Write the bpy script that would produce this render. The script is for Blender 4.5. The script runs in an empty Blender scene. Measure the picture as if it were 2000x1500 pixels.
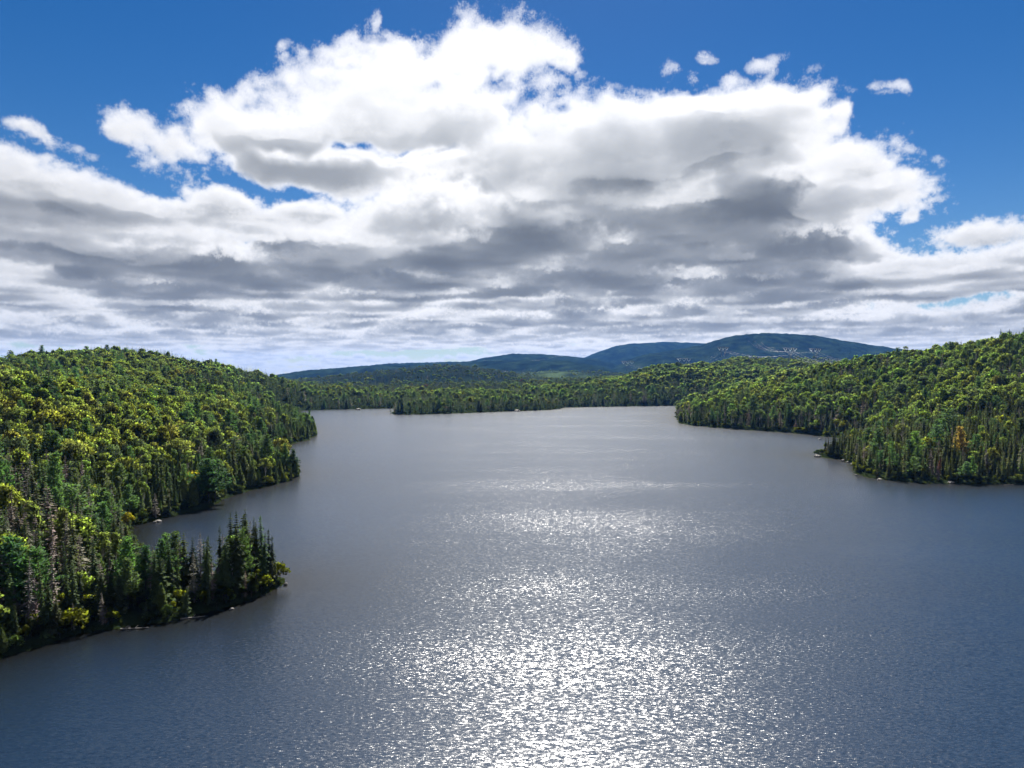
import bpy, math, time
import numpy as np
from mathutils import Vector
from concurrent.futures import ThreadPoolExecutor
T0=time.time()
SC=bpy.context.scene
COL=SC.collection
F32=np.float32
FPX=1389.0; HORIZ=733.0; CAMH=48.0
PITCH=math.atan((750-HORIZ)/FPX)
SUN_EL=math.radians(47); SUN_AZ=math.radians(5)
SUNV=np.array([math.sin(SUN_AZ)*math.cos(SUN_EL),math.cos(SUN_AZ)*math.cos(SUN_EL),math.sin(SUN_EL)])
# ---------------------------------------------------------------- camera, light, exposure
cam_d=bpy.data.cameras.new('camera'); cam=bpy.data.objects.new('camera',cam_d); COL.objects.link(cam)
cam.location=(0,0,CAMH); cam.rotation_euler=(math.pi/2-PITCH,0,0)
cam_d.sensor_width=36; cam_d.lens=36*FPX/2000; cam_d.clip_start=.5; cam_d.clip_end=60000
SC.camera=cam
SKY_STRENGTH=.05; SUN_STRENGTH=4.4
SC.view_settings.view_transform='Standard'; SC.view_settings.look='None'
SC.view_settings.gamma=1; SC.view_settings.use_curve_mapping=False
SC.view_settings.exposure=2.15
SC.cycles.use_denoising=True
SC.cycles.max_bounces=6; SC.cycles.diffuse_bounces=4; SC.cycles.glossy_bounces=2; SC.cycles.transmission_bounces=3
SC.cycles.transparent_max_bounces=4; SC.cycles.volume_bounces=0
SC.cycles.caustics_reflective=False; SC.cycles.caustics_refractive=False
sl=bpy.data.lights.new('sun','SUN'); sl.energy=SUN_STRENGTH; sl.angle=math.radians(.53); sl.color=(1,.95,.87)
so=bpy.data.objects.new('sun',sl); COL.objects.link(so)
so.rotation_euler=(-Vector(SUNV)).to_track_quat('-Z','Y').to_euler(); so.location=(0,0,900)
# ---------------------------------------------------------------- cloud field: cell noise marched into a sky map
STEP=1
def worley(n,f,rng):
    """tileable inverted cell noise, n^3 voxels, f cells a side"""
    pts=rng.random((f,f,f,3)).astype(F32)
    g=(np.arange(n,dtype=F32)+.5)*f/n
    ci=np.floor(g).astype(np.int32); fr=g-ci
    best=np.full((n,n,n),9.,F32)
    for dx in (-1,0,1):
        ix=(ci+dx)%f
        for dy in (-1,0,1):
            iy=(ci+dy)%f
            for dz in (-1,0,1):
                iz=(ci+dz)%f
                p=pts[ix[:,None,None],iy[None,:,None],iz[None,None,:]]
                d=(p[...,0]+dx-fr[:,None,None])**2+(p[...,1]+dy-fr[None,:,None])**2+(p[...,2]+dz-fr[None,None,:])**2
                np.minimum(best,d,out=best)
    return np.clip(1-np.sqrt(best),0,1)
def spectral(n,lo,beta,rng):
    k=np.fft.fftfreq(n)*n; kz=np.fft.rfftfreq(n)*n
    r=np.sqrt(k[:,None,None]**2+k[None,:,None]**2+kz[None,None,:]**2)
    a=np.where(r>=lo,np.maximum(r,1)**(-beta),0)*np.exp(-(r/(n*.33))**2)
    v=np.fft.irfftn(np.fft.rfftn(rng.standard_normal((n,n,n)))*a,s=(n,n,n))
    v=(v-v.mean())/v.std()
    return v.astype(F32)
def smooth(a,b,x):
    t=np.clip((x-a)/(b-a),0,1); return t*t*(3-2*t)
def seg_dist(px,py,poly,closed=True):
    n=len(poly); best=np.full(px.shape,1e18)
    for i in range(n if closed else n-1):
        x0,y0=poly[i]; x1,y1=poly[(i+1)%n]
        dx,dy=x1-x0,y1-y0; L=dx*dx+dy*dy+1e-9
        t=np.clip(((px-x0)*dx+(py-y0)*dy)/L,0,1)
        best=np.minimum(best,(px-x0-t*dx)**2+(py-y0-t*dy)**2)
    return np.sqrt(best)
def inside(px,py,poly):
    r=np.zeros(px.shape,bool); n=len(poly)
    for i in range(n):
        x0,y0=poly[i]; x1,y1=poly[(i+1)%n]
        if y0==y1: continue
        c=((y0>py)!=(y1>py))&(px<(x1-x0)*(py-y0)/(y1-y0)+x0)
        r^=c
    return r
# outline of the cloud deck as bearings/elevations, written in photo pixels
OUT=[(-900,150),(-300,250),(0,296),(90,318),(190,352),(300,385),(420,378),(560,392),(680,400),(600,372),(470,322),(395,268),(370,205),(430,165),(540,130),(600,100),(700,72),(830,76),(900,56),(960,50),(1060,68),(1118,90),(1113,112),(1180,130),(1260,185),(1400,178),(1520,152),(1620,165),(1625,230),(1695,285),(1712,335),(1790,372),(1700,410),(1722,495),(1800,510),(1900,490),(2050,462),(2500,420),(3000,380),(3000,900),(-900,900)]
BLOB=[(60,258,70,22,25),(150,292,85,26,25),(265,235,75,38,25),(320,290,115,52,25),(355,368,45,14,10),(725,30,10,26,0),(565,76,34,16,-5),(1372,96,30,9,0),(1465,98,40,20,10),(1420,142,36,22,10),(1300,130,60,24,20),(1345,150,30,26,0),(1720,155,30,11,15),(1665,195,24,24,0),(1778,422,26,9,-10),(1240,140,30,20,0)]
HOLE=[(490,348,120,20,12,1.05),(700,287,120,17,4,1.1),(840,282,70,14,-5,1.),(560,268,70,16,10,.8),(420,290,26,50,-20,.6),(270,345,90,14,22,.9),(1230,165,40,16,15,.5),(1120,125,40,12,25,.5),(1890,588,170,17,-3,1.),(780,690,240,9,-2,.8),(1240,575,200,6,0,.3),(860,583,300,4,0,.4),(300,640,500,5,0,.45),(1600,612,240,5,0,.3),(1560,240,60,6,0,.25)]
# thick, dark parts
THICK=[(380,520,330,42,5,1.),(150,400,200,22,3,.35),(830,370,150,60,10,.6),(1180,390,260,75,2,.9),(1420,470,260,85,0,1.05),(1000,470,260,80,5,.7),(900,550,420,28,3,.8),(300,622,420,20,2,.9),(900,632,380,13,2,.8),(1680,585,220,26,3,.8),(1950,590,160,20,-4,.8),(1350,600,300,20,0,.6),(900,200,170,45,8,.12),(1380,240,110,25,5,.25),(1500,640,500,14,0,.6),(60,650,400,10,0,.5),(1200,570,400,20,0,.5)]
LIGHT=[(1275,415,70,26,0,.75),(460,490,60,26,15,.5),(40,505,60,26,10,.6),(980,420,90,30,0,.3),(610,520,60,26,10,.4),(1080,420,40,22,0,.4),(1560,400,120,40,0,.3)]
def ell(px,py,L,soft):
    r=0
    for e in L:
        cx,cy,a,b,ang=e[:5]; w=e[5] if len(e)>5 else 1.
        c,s=math.cos(math.radians(ang)),math.sin(math.radians(ang))
        dx=px-cx; dy=py-cy
        q=((dx*c+dy*s)/a)**2+((-dx*s+dy*c)/b)**2
        g=w*np.exp(-q**soft*0.9)
        r=np.maximum(r,g) if soft>1 else r+g
    return r
GX0,GX1,GY0,GY1,GW,GH=-900,2900,-300,760,950,530
def maps(rng):
    xs=np.linspace(GX0,GX1,GW); ys=np.linspace(GY0,GY1,GH)
    px,py=np.meshgrid(xs,ys)
    # warp so that outlines are ragged
    def n2(s,seed):
        r=np.random.default_rng(seed); out=0; a=1
        for o in range(4):
            m=max(2,int(s*2**o)); g=r.standard_normal((m+2,m*3+2))
            yy=np.linspace(0,m,GH); xx=np.linspace(0,m*3,GW)
            yi=yy.astype(int); xi=xx.astype(int); fy=smooth(0,1,yy-yi)[:,None]; fx=smooth(0,1,xx-xi)[None]
            out=out+a*(g[yi][:,xi]*(1-fy)*(1-fx)+g[yi+1][:,xi]*fy*(1-fx)+g[yi][:,xi+1]*(1-fy)*fx+g[yi+1][:,xi+1]*fy*fx); a*=.55
        return out
    fade=np.clip((720-py)/400,.12,1)
    wx=px+n2(8,1)*17*fade; wy=py+n2(8,2)*13*fade
    d=seg_dist(wx,wy,OUT); d=np.where(inside(wx,wy,OUT),d,-d)
    cov=smooth(-75,62,d+18)
    b=ell(wx,wy,BLOB,1.6); cov=np.maximum(cov,smooth(.03,.95,b)*.69)
    cov*=1-np.clip(ell(wx,wy,HOLE,1.01),0,1)
    low=smooth(640,735,py)
    cov=cov*(1-low)+low*(.45+.18*n2(5,7))
    cov=cov*(1-.3*smooth(545,610,py)); th=.07+np.clip(ell(wx,wy,THICK,1.0),0,1.15)-ell(wx,wy,LIGHT,1.0)
    th=th+.09*n2(7,4)*fade
    th=np.clip(th,0.03,1.2)*smooth(-10,110,d)+.05
    th=th*(1-low)+low*.5
    return cov.astype(F32),th.astype(F32)
def bilin(m,gx,gy):
    gx=np.clip(gx,0,m.shape[1]-1.001); gy=np.clip(gy,0,m.shape[0]-1.001)
    ix=gx.astype(np.int32); iy=gy.astype(np.int32); fx=(gx-ix).astype(F32); fy=(gy-iy).astype(F32)
    f=m.ravel(); i=iy*m.shape[1]+ix; W=m.shape[1]
    return (f.take(i)*(1-fx)+f.take(i+1)*fx)*(1-fy)+(f.take(i+W)*(1-fx)+f.take(i+W+1)*fx)*fy
def tri(vol,x,y,z):
    n=vol.shape[0]; f=vol.ravel()
    n_=F32(n);x=x-np.floor(x/n_)*n_; y=y-np.floor(y/n_)*n_; z=z-np.floor(z/n_)*n_
    ix=np.minimum(x.astype(np.int32),n-1); iy=np.minimum(y.astype(np.int32),n-1); iz=np.minimum(z.astype(np.int32),n-1)
    fx=(x-ix); fy=(y-iy); fz=(z-iz)
    jx=ix+1; jx[jx==n]=0; jy=iy+1; jy[jy==n]=0; jz=iz+1; jz[jz==n]=0
    a=ix*(n*n); b=jx*(n*n); c=iy*n; d=jy*n
    g0=f.take(a+c+iz)*(1-fz)+f.take(a+c+jz)*fz
    g1=f.take(a+d+iz)*(1-fz)+f.take(a+d+jz)*fz
    g2=f.take(b+c+iz)*(1-fz)+f.take(b+c+jz)*fz
    g3=f.take(b+d+iz)*(1-fz)+f.take(b+d+jz)*fz
    return (g0*(1-fy)+g1*fy)*(1-fx)+(g2*(1-fy)+g3*fy)*fx
CH=32; H0=1250.; RE=6.371e6
class Clouds:
    def __init__(s):
        rng=np.random.default_rng(11)
        n=96
        w=worley(n,5,rng)*.55+worley(n,10,rng)*.3+worley(n,20,rng)*.15
        w=(w-w.mean())/w.std()
        p=spectral(n,3,2.1,rng)
        s.base=(p*.58+w*.82)/1.0
        s.base/=s.base.std()
        w=worley(n,8,rng)*.5+worley(n,16,rng)*.3+worley(n,32,rng)*.2
        w=(w-w.mean())/w.std(); q=spectral(n,5,1.75,rng)
        s.det=(w*.6+q*.8); s.det/=s.det.std()
        s.cov,s.th=maps(rng)
    def look(s,x,y,er):
        """coverage and thickness over ground point x,y (m)"""
        r=np.sqrt(x*x+y*y)+1.
        el=.3*np.arctan(1500./r-r/(2*RE))+.7*er; az=np.arctan2(x,y)
        front=np.abs(az)<math.radians(58)
        azc=np.clip(az,-1.0,1.0)
        # photo pixel of this bearing and elevation
        X=1000+FPX*np.tan(azc); Y=HORIZ-FPX*np.tan(el)/np.cos(azc)
        cx=(X-GX0)/(GX1-GX0)*(GW-1); cy=(Y-GY0)/(GY1-GY0)*(GH-1)
        c=bilin(s.cov,cx,cy); t=bilin(s.th,cx,cy)
        k=1-smooth(math.radians(46),math.radians(56),np.abs(az))
        g=.56+.12*np.sin(x/2600.+1)*np.cos(y/3100.)  # unseen clouds behind the camera, cover raised to brighten the forest
        c=c*k+g*(1-k); t=t*k+.35*(1-k)
        return c.astype(F32),t.astype(F32)
    def dens(s,x,y,z,alt,c,t,detail,wf):
        b2=tri(s.base,(x*F32(.8)+y*F32(.6))*F32(96/19000.)+11,(y*F32(.8)-x*F32(.6))*F32(96/19000.)+5,z*F32(96/9000.)+30)
        b3=tri(s.base,x*F32(96/8500.)+31,y*F32(96/8500.)+3,z*0+F32(12.))
        top=H0+180+1250*t*np.clip(.8+.38*b3,.2,1.5)
        h=(alt-H0)/(top-H0)
        prof=smooth(0,.10,h)*(1-smooth(.45,1.,h))
        b=tri(s.base,(x*F32(.94)+y*F32(.34))*F32(96/6000.),(y*F32(.94)-x*F32(.34))*F32(96/6000.),z*F32(96/4200.))
        v=np.minimum((c-.5)*3.4,1.15)+b*(.6*wf)+b2*(.2+.45*(1-wf))-.9*(1-prof)-.2
        if detail>0:
            dd=tri(s.det,x*F32(96/1250.)+7,y*F32(96/1250.),z*F32(96/1000.))
            v=v+detail*(.48+.1*(c<.8))*dd-.05
        if detail>.6:
            dd=tri(s.det,x*F32(96/300.)+17,y*F32(96/300.)+5,z*F32(96/260.))
            v=v+(.12+.08*(c<.8))*dd
        return ((np.clip(v,0,.25)*1.5+np.clip(v-.25,0,1.8)*.62)*((h>0)&(h<1))).astype(F32)
    def march(s,az,el,seed=0):
        """az, el arrays (rad) -> radiance rgb, alpha"""
        N=az.size; az=az.ravel(); el=np.maximum(el.ravel(),math.radians(.12))
        rg=np.random.default_rng(seed)
        ce=np.cos(el); se=np.sin(el)
        dx=(np.sin(az)*ce).astype(F32); dy=(np.cos(az)*ce).astype(F32)
        k=ce*ce/(2*RE)
        def hit(h): return (-se+np.sqrt(se*se+4*k*h))/(2*k)
        t0=hit(H0); t1=np.minimum(hit(H0+1500.),t0+26000)
        path=float(np.median(t1-t0))
        ns=int(np.clip(path/60,30,100))
        dt=((t1-t0)/ns).astype(F32); t0=t0.astype(F32); se=se.astype(F32); k=k.astype(F32)
        T=np.ones(N,F32); C=np.zeros((N,3),F32); D=np.zeros(N,F32)
        cosg=(dx*F32(SUNV[0])+dy*F32(SUNV[1])+se*F32(SUNV[2])).astype(F32); SV=[F32(q) for q in SUNV]
        def hg(g): return (1-g*g)/(1+g*g-2*g*cosg)**1.5
        ph=(.6*hg(.55)/1.+.5*hg(-.3))
        el32=el.astype(F32); jit=rg.random(N).astype(F32)
        idx=np.arange(N)
        ls=[90,300,750]
        for i in range(ns):
            t=(t0+dt*(i+jit))[idx]
            x=dx[idx]*t; y=dy[idx]*t; alt=se[idx]*t+k[idx]*t*t; z=alt
            c,th=s.look(x,y,el32[idx])
            m=(c>.03)&(alt<H0+180+1250*1.5*th)
            if not m.any(): continue
            ii=idx[m]; x=x[m];y=y[m];z=z[m];alt=alt[m];c=c[m];th=th[m];t=t[m]
            far=float(np.mean(t))
            det=float(np.clip(1.25-far/30000,.22,1)); wf=float(np.clip(1.5-far/30000,.5,1))
            d=s.dens(x,y,z,alt,c,th,det,wf)
            m=d>.01
            if not m.any(): continue
            ii=ii[m];x=x[m];y=y[m];z=z[m];c=c[m];th=th[m];d=d[m];t=t[m]
            tau=np.zeros(d.size,F32); pl=0
            for l in ls:
                dd=s.dens(x+SV[0]*l,y+SV[1]*l,z+SV[2]*l,z+SV[2]*l,c,th,(.5*det if l<100 else 0),wf)
                tau+=dd*(l-pl); pl=l
            sig=.0065
            ts=tau*sig; beer=.75*np.exp(-ts*1.5)+.42*np.exp(-ts*.5)+.24*np.exp(-ts*.2)
            hh=np.clip((z-H0)/(180+1250*th),0,1)
            powd=1-.35*np.exp(-d*6)
            sun=beer*ph[ii]*1.0
            amb=.032+.15*hh
            # aerial light between here and there
            a=1-np.exp(-d*sig*1.5*dt[ii])
            sun=sun*.69; dp=np.exp(-ts*.02); amb=amb*.52; col=np.stack([sun*dp*dp+amb*.70,sun*.99*dp+amb*1.0,sun*.985+amb*1.7],1)
            w=(T[ii]*a)[:,None]
            C[ii]+=w*col
            D[ii]+=w[:,0]*t
            T[ii]*=1-a
            if i%6==5: idx=idx[T[idx]>.015]
            if idx.size==0: break
        A=1-T
        # air in front of far cloud
        dist=D/np.maximum(A,1e-3)
        f=(1-np.exp(-dist/65000.))[:,None]
        C=C*(1-f)+np.array([.64,.66,.68],F32)*A[:,None]*f
        return C,A
def env(W=5120,H=1280,threads=4,win=(-40,40,0,33),step=STEP):
    cl=Clouds()
    img=np.zeros((H,W,4),F32)
    def fill(rows,cols):
        # cols index -> azimuth, rows -> elevation
        R,Cc=np.meshgrid(rows,cols,indexing='ij')
        az=(Cc+.5)/W*2*np.pi-np.pi; el=(R+.5)/H*np.pi/2
        c,a=cl.march(az,el,int(rows[0]))
        return np.concatenate([c,a[:,None]],1).reshape(len(rows),len(cols),4)
    # coarse everywhere
    q=16
    cr=np.arange(q//2,H,q); cc=np.arange(q//2,W,q)
    jobs=[cr[i:i+6] for i in range(0,len(cr),6)]
    with ThreadPoolExecutor(threads) as ex:
        parts=list(ex.map(lambda r:fill(r,cc),jobs))
    co=np.concatenate(parts,0)
    # bilinear enlargement
    ry=np.clip((np.arange(H)-q//2)/q,0,len(cr)-1.001); rx=((np.arange(W)-q//2)/q)%len(cc)
    iy=ry.astype(int); ix=rx.astype(int); fy=(ry-iy)[:,None,None].astype(F32); fx=(rx-ix)[None,:,None].astype(F32); jx=(ix+1)%len(cc)
    r0=co[iy]; r1=co[np.minimum(iy+1,len(cr)-1)]
    img[:]=(r0[:,ix]*(1-fx)+r0[:,jx]*fx)*(1-fy)+(r1[:,ix]*(1-fx)+r1[:,jx]*fx)*fy
    c0=int((win[0]+180)/360*W); c1=int((win[1]+180)/360*W); r1_=int(win[3]/90*H)
    cols=np.arange(c0,c1,step)
    jobs=[np.arange(r,min(r+CH*step,r1_),step) for r in range(0,r1_,CH*step)]
    with ThreadPoolExecutor(threads) as ex:
        parts=list(ex.map(lambda r:fill(r,cols),jobs))
    fine=np.concatenate(parts,0)
    if step>1:
        fine=np.repeat(np.repeat(fine,step,0),step,1)
    hh=min(fine.shape[0],r1_); ww=min(fine.shape[1],c1-c0)
    # feather the window's edge
    wy=np.clip((hh-np.arange(hh))/40,0,1)[:,None,None]; xx=np.arange(ww); wx=np.clip(np.minimum(xx,ww-xx)/40,0,1)[None,:,None]
    wgt=(wy*wx).astype(F32)
    img[:hh,c0:c0+ww]=img[:hh,c0:c0+ww]*(1-wgt)+fine[:hh,:ww]*wgt
    L=img[...,:3].max(-1,keepdims=True)/np.maximum(img[...,3:4],1e-3)
    img[...,:3]/=np.sqrt(1+(L/1.08)**2)
    b=img[:hh+8]; q=.12
    t=b.copy(); t[1:-1]=(b[1:-1]*(1-2*q)+q*(b[2:]+b[:-2])); b=t.copy(); b[:,1:-1]=t[:,1:-1]*(1-2*q)+q*(t[:,2:]+t[:,:-2]); img[:hh+8]=b
    return img

def clouds_image():
    return env()
# ---------------------------------------------------------------- world: clear sky and the cloud field
def build_world():
    W=bpy.data.worlds.new('World'); SC.world=W; W.use_nodes=True
    nt=W.node_tree; N=nt.nodes; L=nt.links; N.clear()
    out=N.new('ShaderNodeOutputWorld'); bg=N.new('ShaderNodeBackground'); bg.inputs[1].default_value=SKY_STRENGTH
    sky=N.new('ShaderNodeTexSky'); sky.sky_type='NISHITA'; sky.sun_disc=False
    sky.sun_elevation=SUN_EL; sky.sun_rotation=SUN_AZ; sky.altitude=300; sky.air_density=1.0; sky.dust_density=.1; sky.ozone_density=3.
    hs=N.new('ShaderNodeHueSaturation'); hs.inputs['Saturation'].default_value=1.4; hs.inputs['Value'].default_value=SKY_VALUE
    hs.inputs['Hue'].default_value=.508
    L.new(sky.outputs[0],hs.inputs['Color'])
    px=clouds_image()
    img=bpy.data.images.new('cloud_field',px.shape[1],px.shape[0],alpha=True,float_buffer=True,is_data=True)
    img.alpha_mode='CHANNEL_PACKED'
    img.pixels.foreach_set(px.ravel()); img.update()
    tc=N.new('ShaderNodeTexCoord'); sp=N.new('ShaderNodeSeparateXYZ'); L.new(tc.outputs['Generated'],sp.inputs[0])
    def m(op,a,b=None,clamp=False):
        n=N.new('ShaderNodeMath'); n.operation=op; n.use_clamp=clamp
        for i,v in enumerate((a,b)):
            if v is None: continue
            if isinstance(v,(int,float)): n.inputs[i].default_value=v
            else: L.new(v,n.inputs[i])
        return n.outputs[0]
    az=m('ARCTAN2',sp.outputs[0],sp.outputs[1]); el=m('ARCSINE',sp.outputs[2])
    u=m('ADD',m('DIVIDE',az,2*math.pi),.5); v=m('MINIMUM',m('MAXIMUM',m('DIVIDE',el,math.pi/2),.002),.998)
    cb=N.new('ShaderNodeCombineXYZ'); L.new(u,cb.inputs[0]); L.new(v,cb.inputs[1])
    im=N.new('ShaderNodeTexImage'); im.image=img; im.extension='REPEAT'; im.interpolation='Linear'; L.new(cb.outputs[0],im.inputs[0])
    def vm(op,a,b):
        n=N.new('ShaderNodeVectorMath'); n.operation=op
        for i,v in enumerate((a,b)):
            if isinstance(v,(tuple,list)): n.inputs[i].default_value=v
            else: L.new(v,n.inputs[i])
        return n.outputs[0]
    one=m('SUBTRACT',1.0,im.outputs['Alpha'])
    cc=N.new('ShaderNodeCombineXYZ')
    for i in range(3): L.new(one,cc.inputs[i])
    tot=vm('ADD',vm('MULTIPLY',hs.outputs[0],cc.outputs[0]),vm('MULTIPLY',im.outputs['Color'],(CLOUD_GAIN,)*3))
    L.new(tot,bg.inputs[0]); L.new(bg.outputs[0],out.inputs[0])
    W.cycles.sampling_method='MANUAL'; W.cycles.sample_map_resolution=1024
SKY_VALUE=.33; CLOUD_GAIN=5.5
build_world()
print('world',time.time()-T0)
# ---------------------------------------------------------------- helpers
def ground_at(X,Y):
    """point on the lake's level seen at this place of the photograph"""
    u=(X-1000)/FPX; v=(750-Y)/FPX
    dy=math.cos(PITCH)+v*math.sin(PITCH); dz=-math.sin(PITCH)+v*math.cos(PITCH)
    t=-CAMH/dz
    return (u*t,dy*t)
def point_at(X,Y,d):
    return ((X-1000)/FPX*d,d,CAMH-(Y-HORIZ)/FPX*d)
def hash2(ix,iy,seed):
    h=(ix.astype(np.int64)*374761393+iy.astype(np.int64)*668265263+seed*1442695041)&0xffffffff
    h=((h^(h>>13))*1274126177)&0xffffffff
    return ((h^(h>>16))&0xffff)/65535.
def noise2(x,y,seed=0,octaves=4,gain=.5):
    out=0; a=1; tot=0
    for o in range(octaves):
        ix=np.floor(x); iy=np.floor(y); fx=x-ix; fy=y-iy; fx=fx*fx*(3-2*fx); fy=fy*fy*(3-2*fy)
        h=lambda i,j:hash2(ix+i,iy+j,seed+o*7)
        out=out+a*((h(0,0)*(1-fx)+h(1,0)*fx)*(1-fy)+(h(0,1)*(1-fx)+h(1,1)*fx)*fy); tot+=a
        a*=gain; x=x*2.03+13.7; y=y*2.03+5.1
    return out/tot
def material(name):
    m=bpy.data.materials.new(name); m.use_nodes=True; nt=m.node_tree; nt.nodes.clear()
    return m,nt.nodes,nt.links
def mesh_from(name,verts,faces,mats=(),mat_index=None,smooth_=False):
    """verts (n,3), faces (m,3) or (m,4)"""
    verts=np.asarray(verts,F32); faces=np.asarray(faces,np.int32)
    me=bpy.data.meshes.new(name); k=faces.shape[1]
    me.vertices.add(len(verts)); me.vertices.foreach_set('co',verts.ravel())
    me.loops.add(faces.size); me.loops.foreach_set('vertex_index',faces.ravel())
    me.polygons.add(len(faces)); me.polygons.foreach_set('loop_start',np.arange(0,faces.size,k,dtype=np.int32))
    for m in mats: me.materials.append(m)
    if mat_index is not None: me.polygons.foreach_set('material_index',np.asarray(mat_index,np.int32))
    me.update(calc_edges=True); me.validate()
    if smooth_: me.polygons.foreach_set('use_smooth',np.ones(len(faces),bool))
    return me
def link(o,parent=None):
    COL.objects.link(o)
    if parent is not None: o.parent=parent
    return o
def tag(o,label=None,category=None,group=None,kind=None):
    if label: o['label']=label
    if category: o['category']=category
    if group: o['group']=group
    if kind: o['kind']=kind
    return o
# ---------------------------------------------------------------- the lake's outline
WLD=lambda *p:[tuple(q) for q in p]
def PX(*p): return [ground_at(*q) for q in p]
SHORE=(WLD((-400,-900),(-400,-200),(-260,0),(-150,62))
 +PX((-700,1480),(-300,1370),(0,1283),(60,1266),(130,1244),(230,1226),(330,1213),(430,1192),(500,1168),(540,1150),(557,1140),(554,1130),(530,1126),(480,1126),(430,1136),(380,1150),(330,1154),(300,1142),(278,1110),(263,1070),(255,1040),(262,1026))
 +PX((300,1017),(350,1004),(412,990),(430,976),(470,963),(520,951),(565,939),(584,930),(580,919),(560,911),(530,903),(512,893),(520,881),(540,874),(570,867),(600,860),(619,851),(617,840),(605,832),(585,826),(560,822),(540,815),(530,808),(545,804),(600,801.5),(680,799.5),(720,798.5),(763,798),(800,798))
 +PX((790,801),(768,804),(763,808),(772,810),(850,809),(930,806),(1010,803),(1070,801),(1092,799),(1105,796),(1180,794.5),(1260,793.5),(1300,792.5),(1340,793),(1350,796))
 +PX((1325,800),(1319,812),(1325,826),(1350,831),(1450,839),(1550,846),(1620,853),(1680,860),(1705,867),(1670,876),(1625,884),(1598,887.5),(1593,891),(1600,893),(1640,897),(1665,905),(1672,924),(1690,932),(1760,940),(1800,944),(1900,946),(2000,945),(2200,948),(2500,960))
 +WLD((430,230),(520,100),(700,-200),(600,-900)))
SEG0=np.array(SHORE); SEG1=np.roll(SEG0,-1,0)
def shore_dist(x,y):
    """metres inland of the waterline; negative on the lake"""
    r=np.hypot(x,y); amp=.9+np.minimum(r,1200)*.0035; sc=5+r*.02
    sc=np.where(r<250,7,np.where(r<600,14,24.))
    x=x+(noise2(x/9.,y/9.,3,3)-.5)*2*amp; y=y+(noise2(x/9.,y/9.,4,3)-.5)*2*amp
    best=np.full(x.shape,1e18); par=np.zeros(x.shape,bool)
    for (x0,y0),(x1,y1) in zip(SEG0,SEG1):
        dx,dy=x1-x0,y1-y0; L=dx*dx+dy*dy+1e-9
        t=np.clip(((x-x0)*dx+(y-y0)*dy)/L,0,1)
        np.minimum(best,(x-x0-t*dx)**2+(y-y0-t*dy)**2,out=best)
        if y0!=y1: par^=((y0>y)!=(y1>y))&(x<(x1-x0)*(y-y0)/(y1-y0)+x0)
    best=np.sqrt(best)
    return np.where(par,-best,best)
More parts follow.
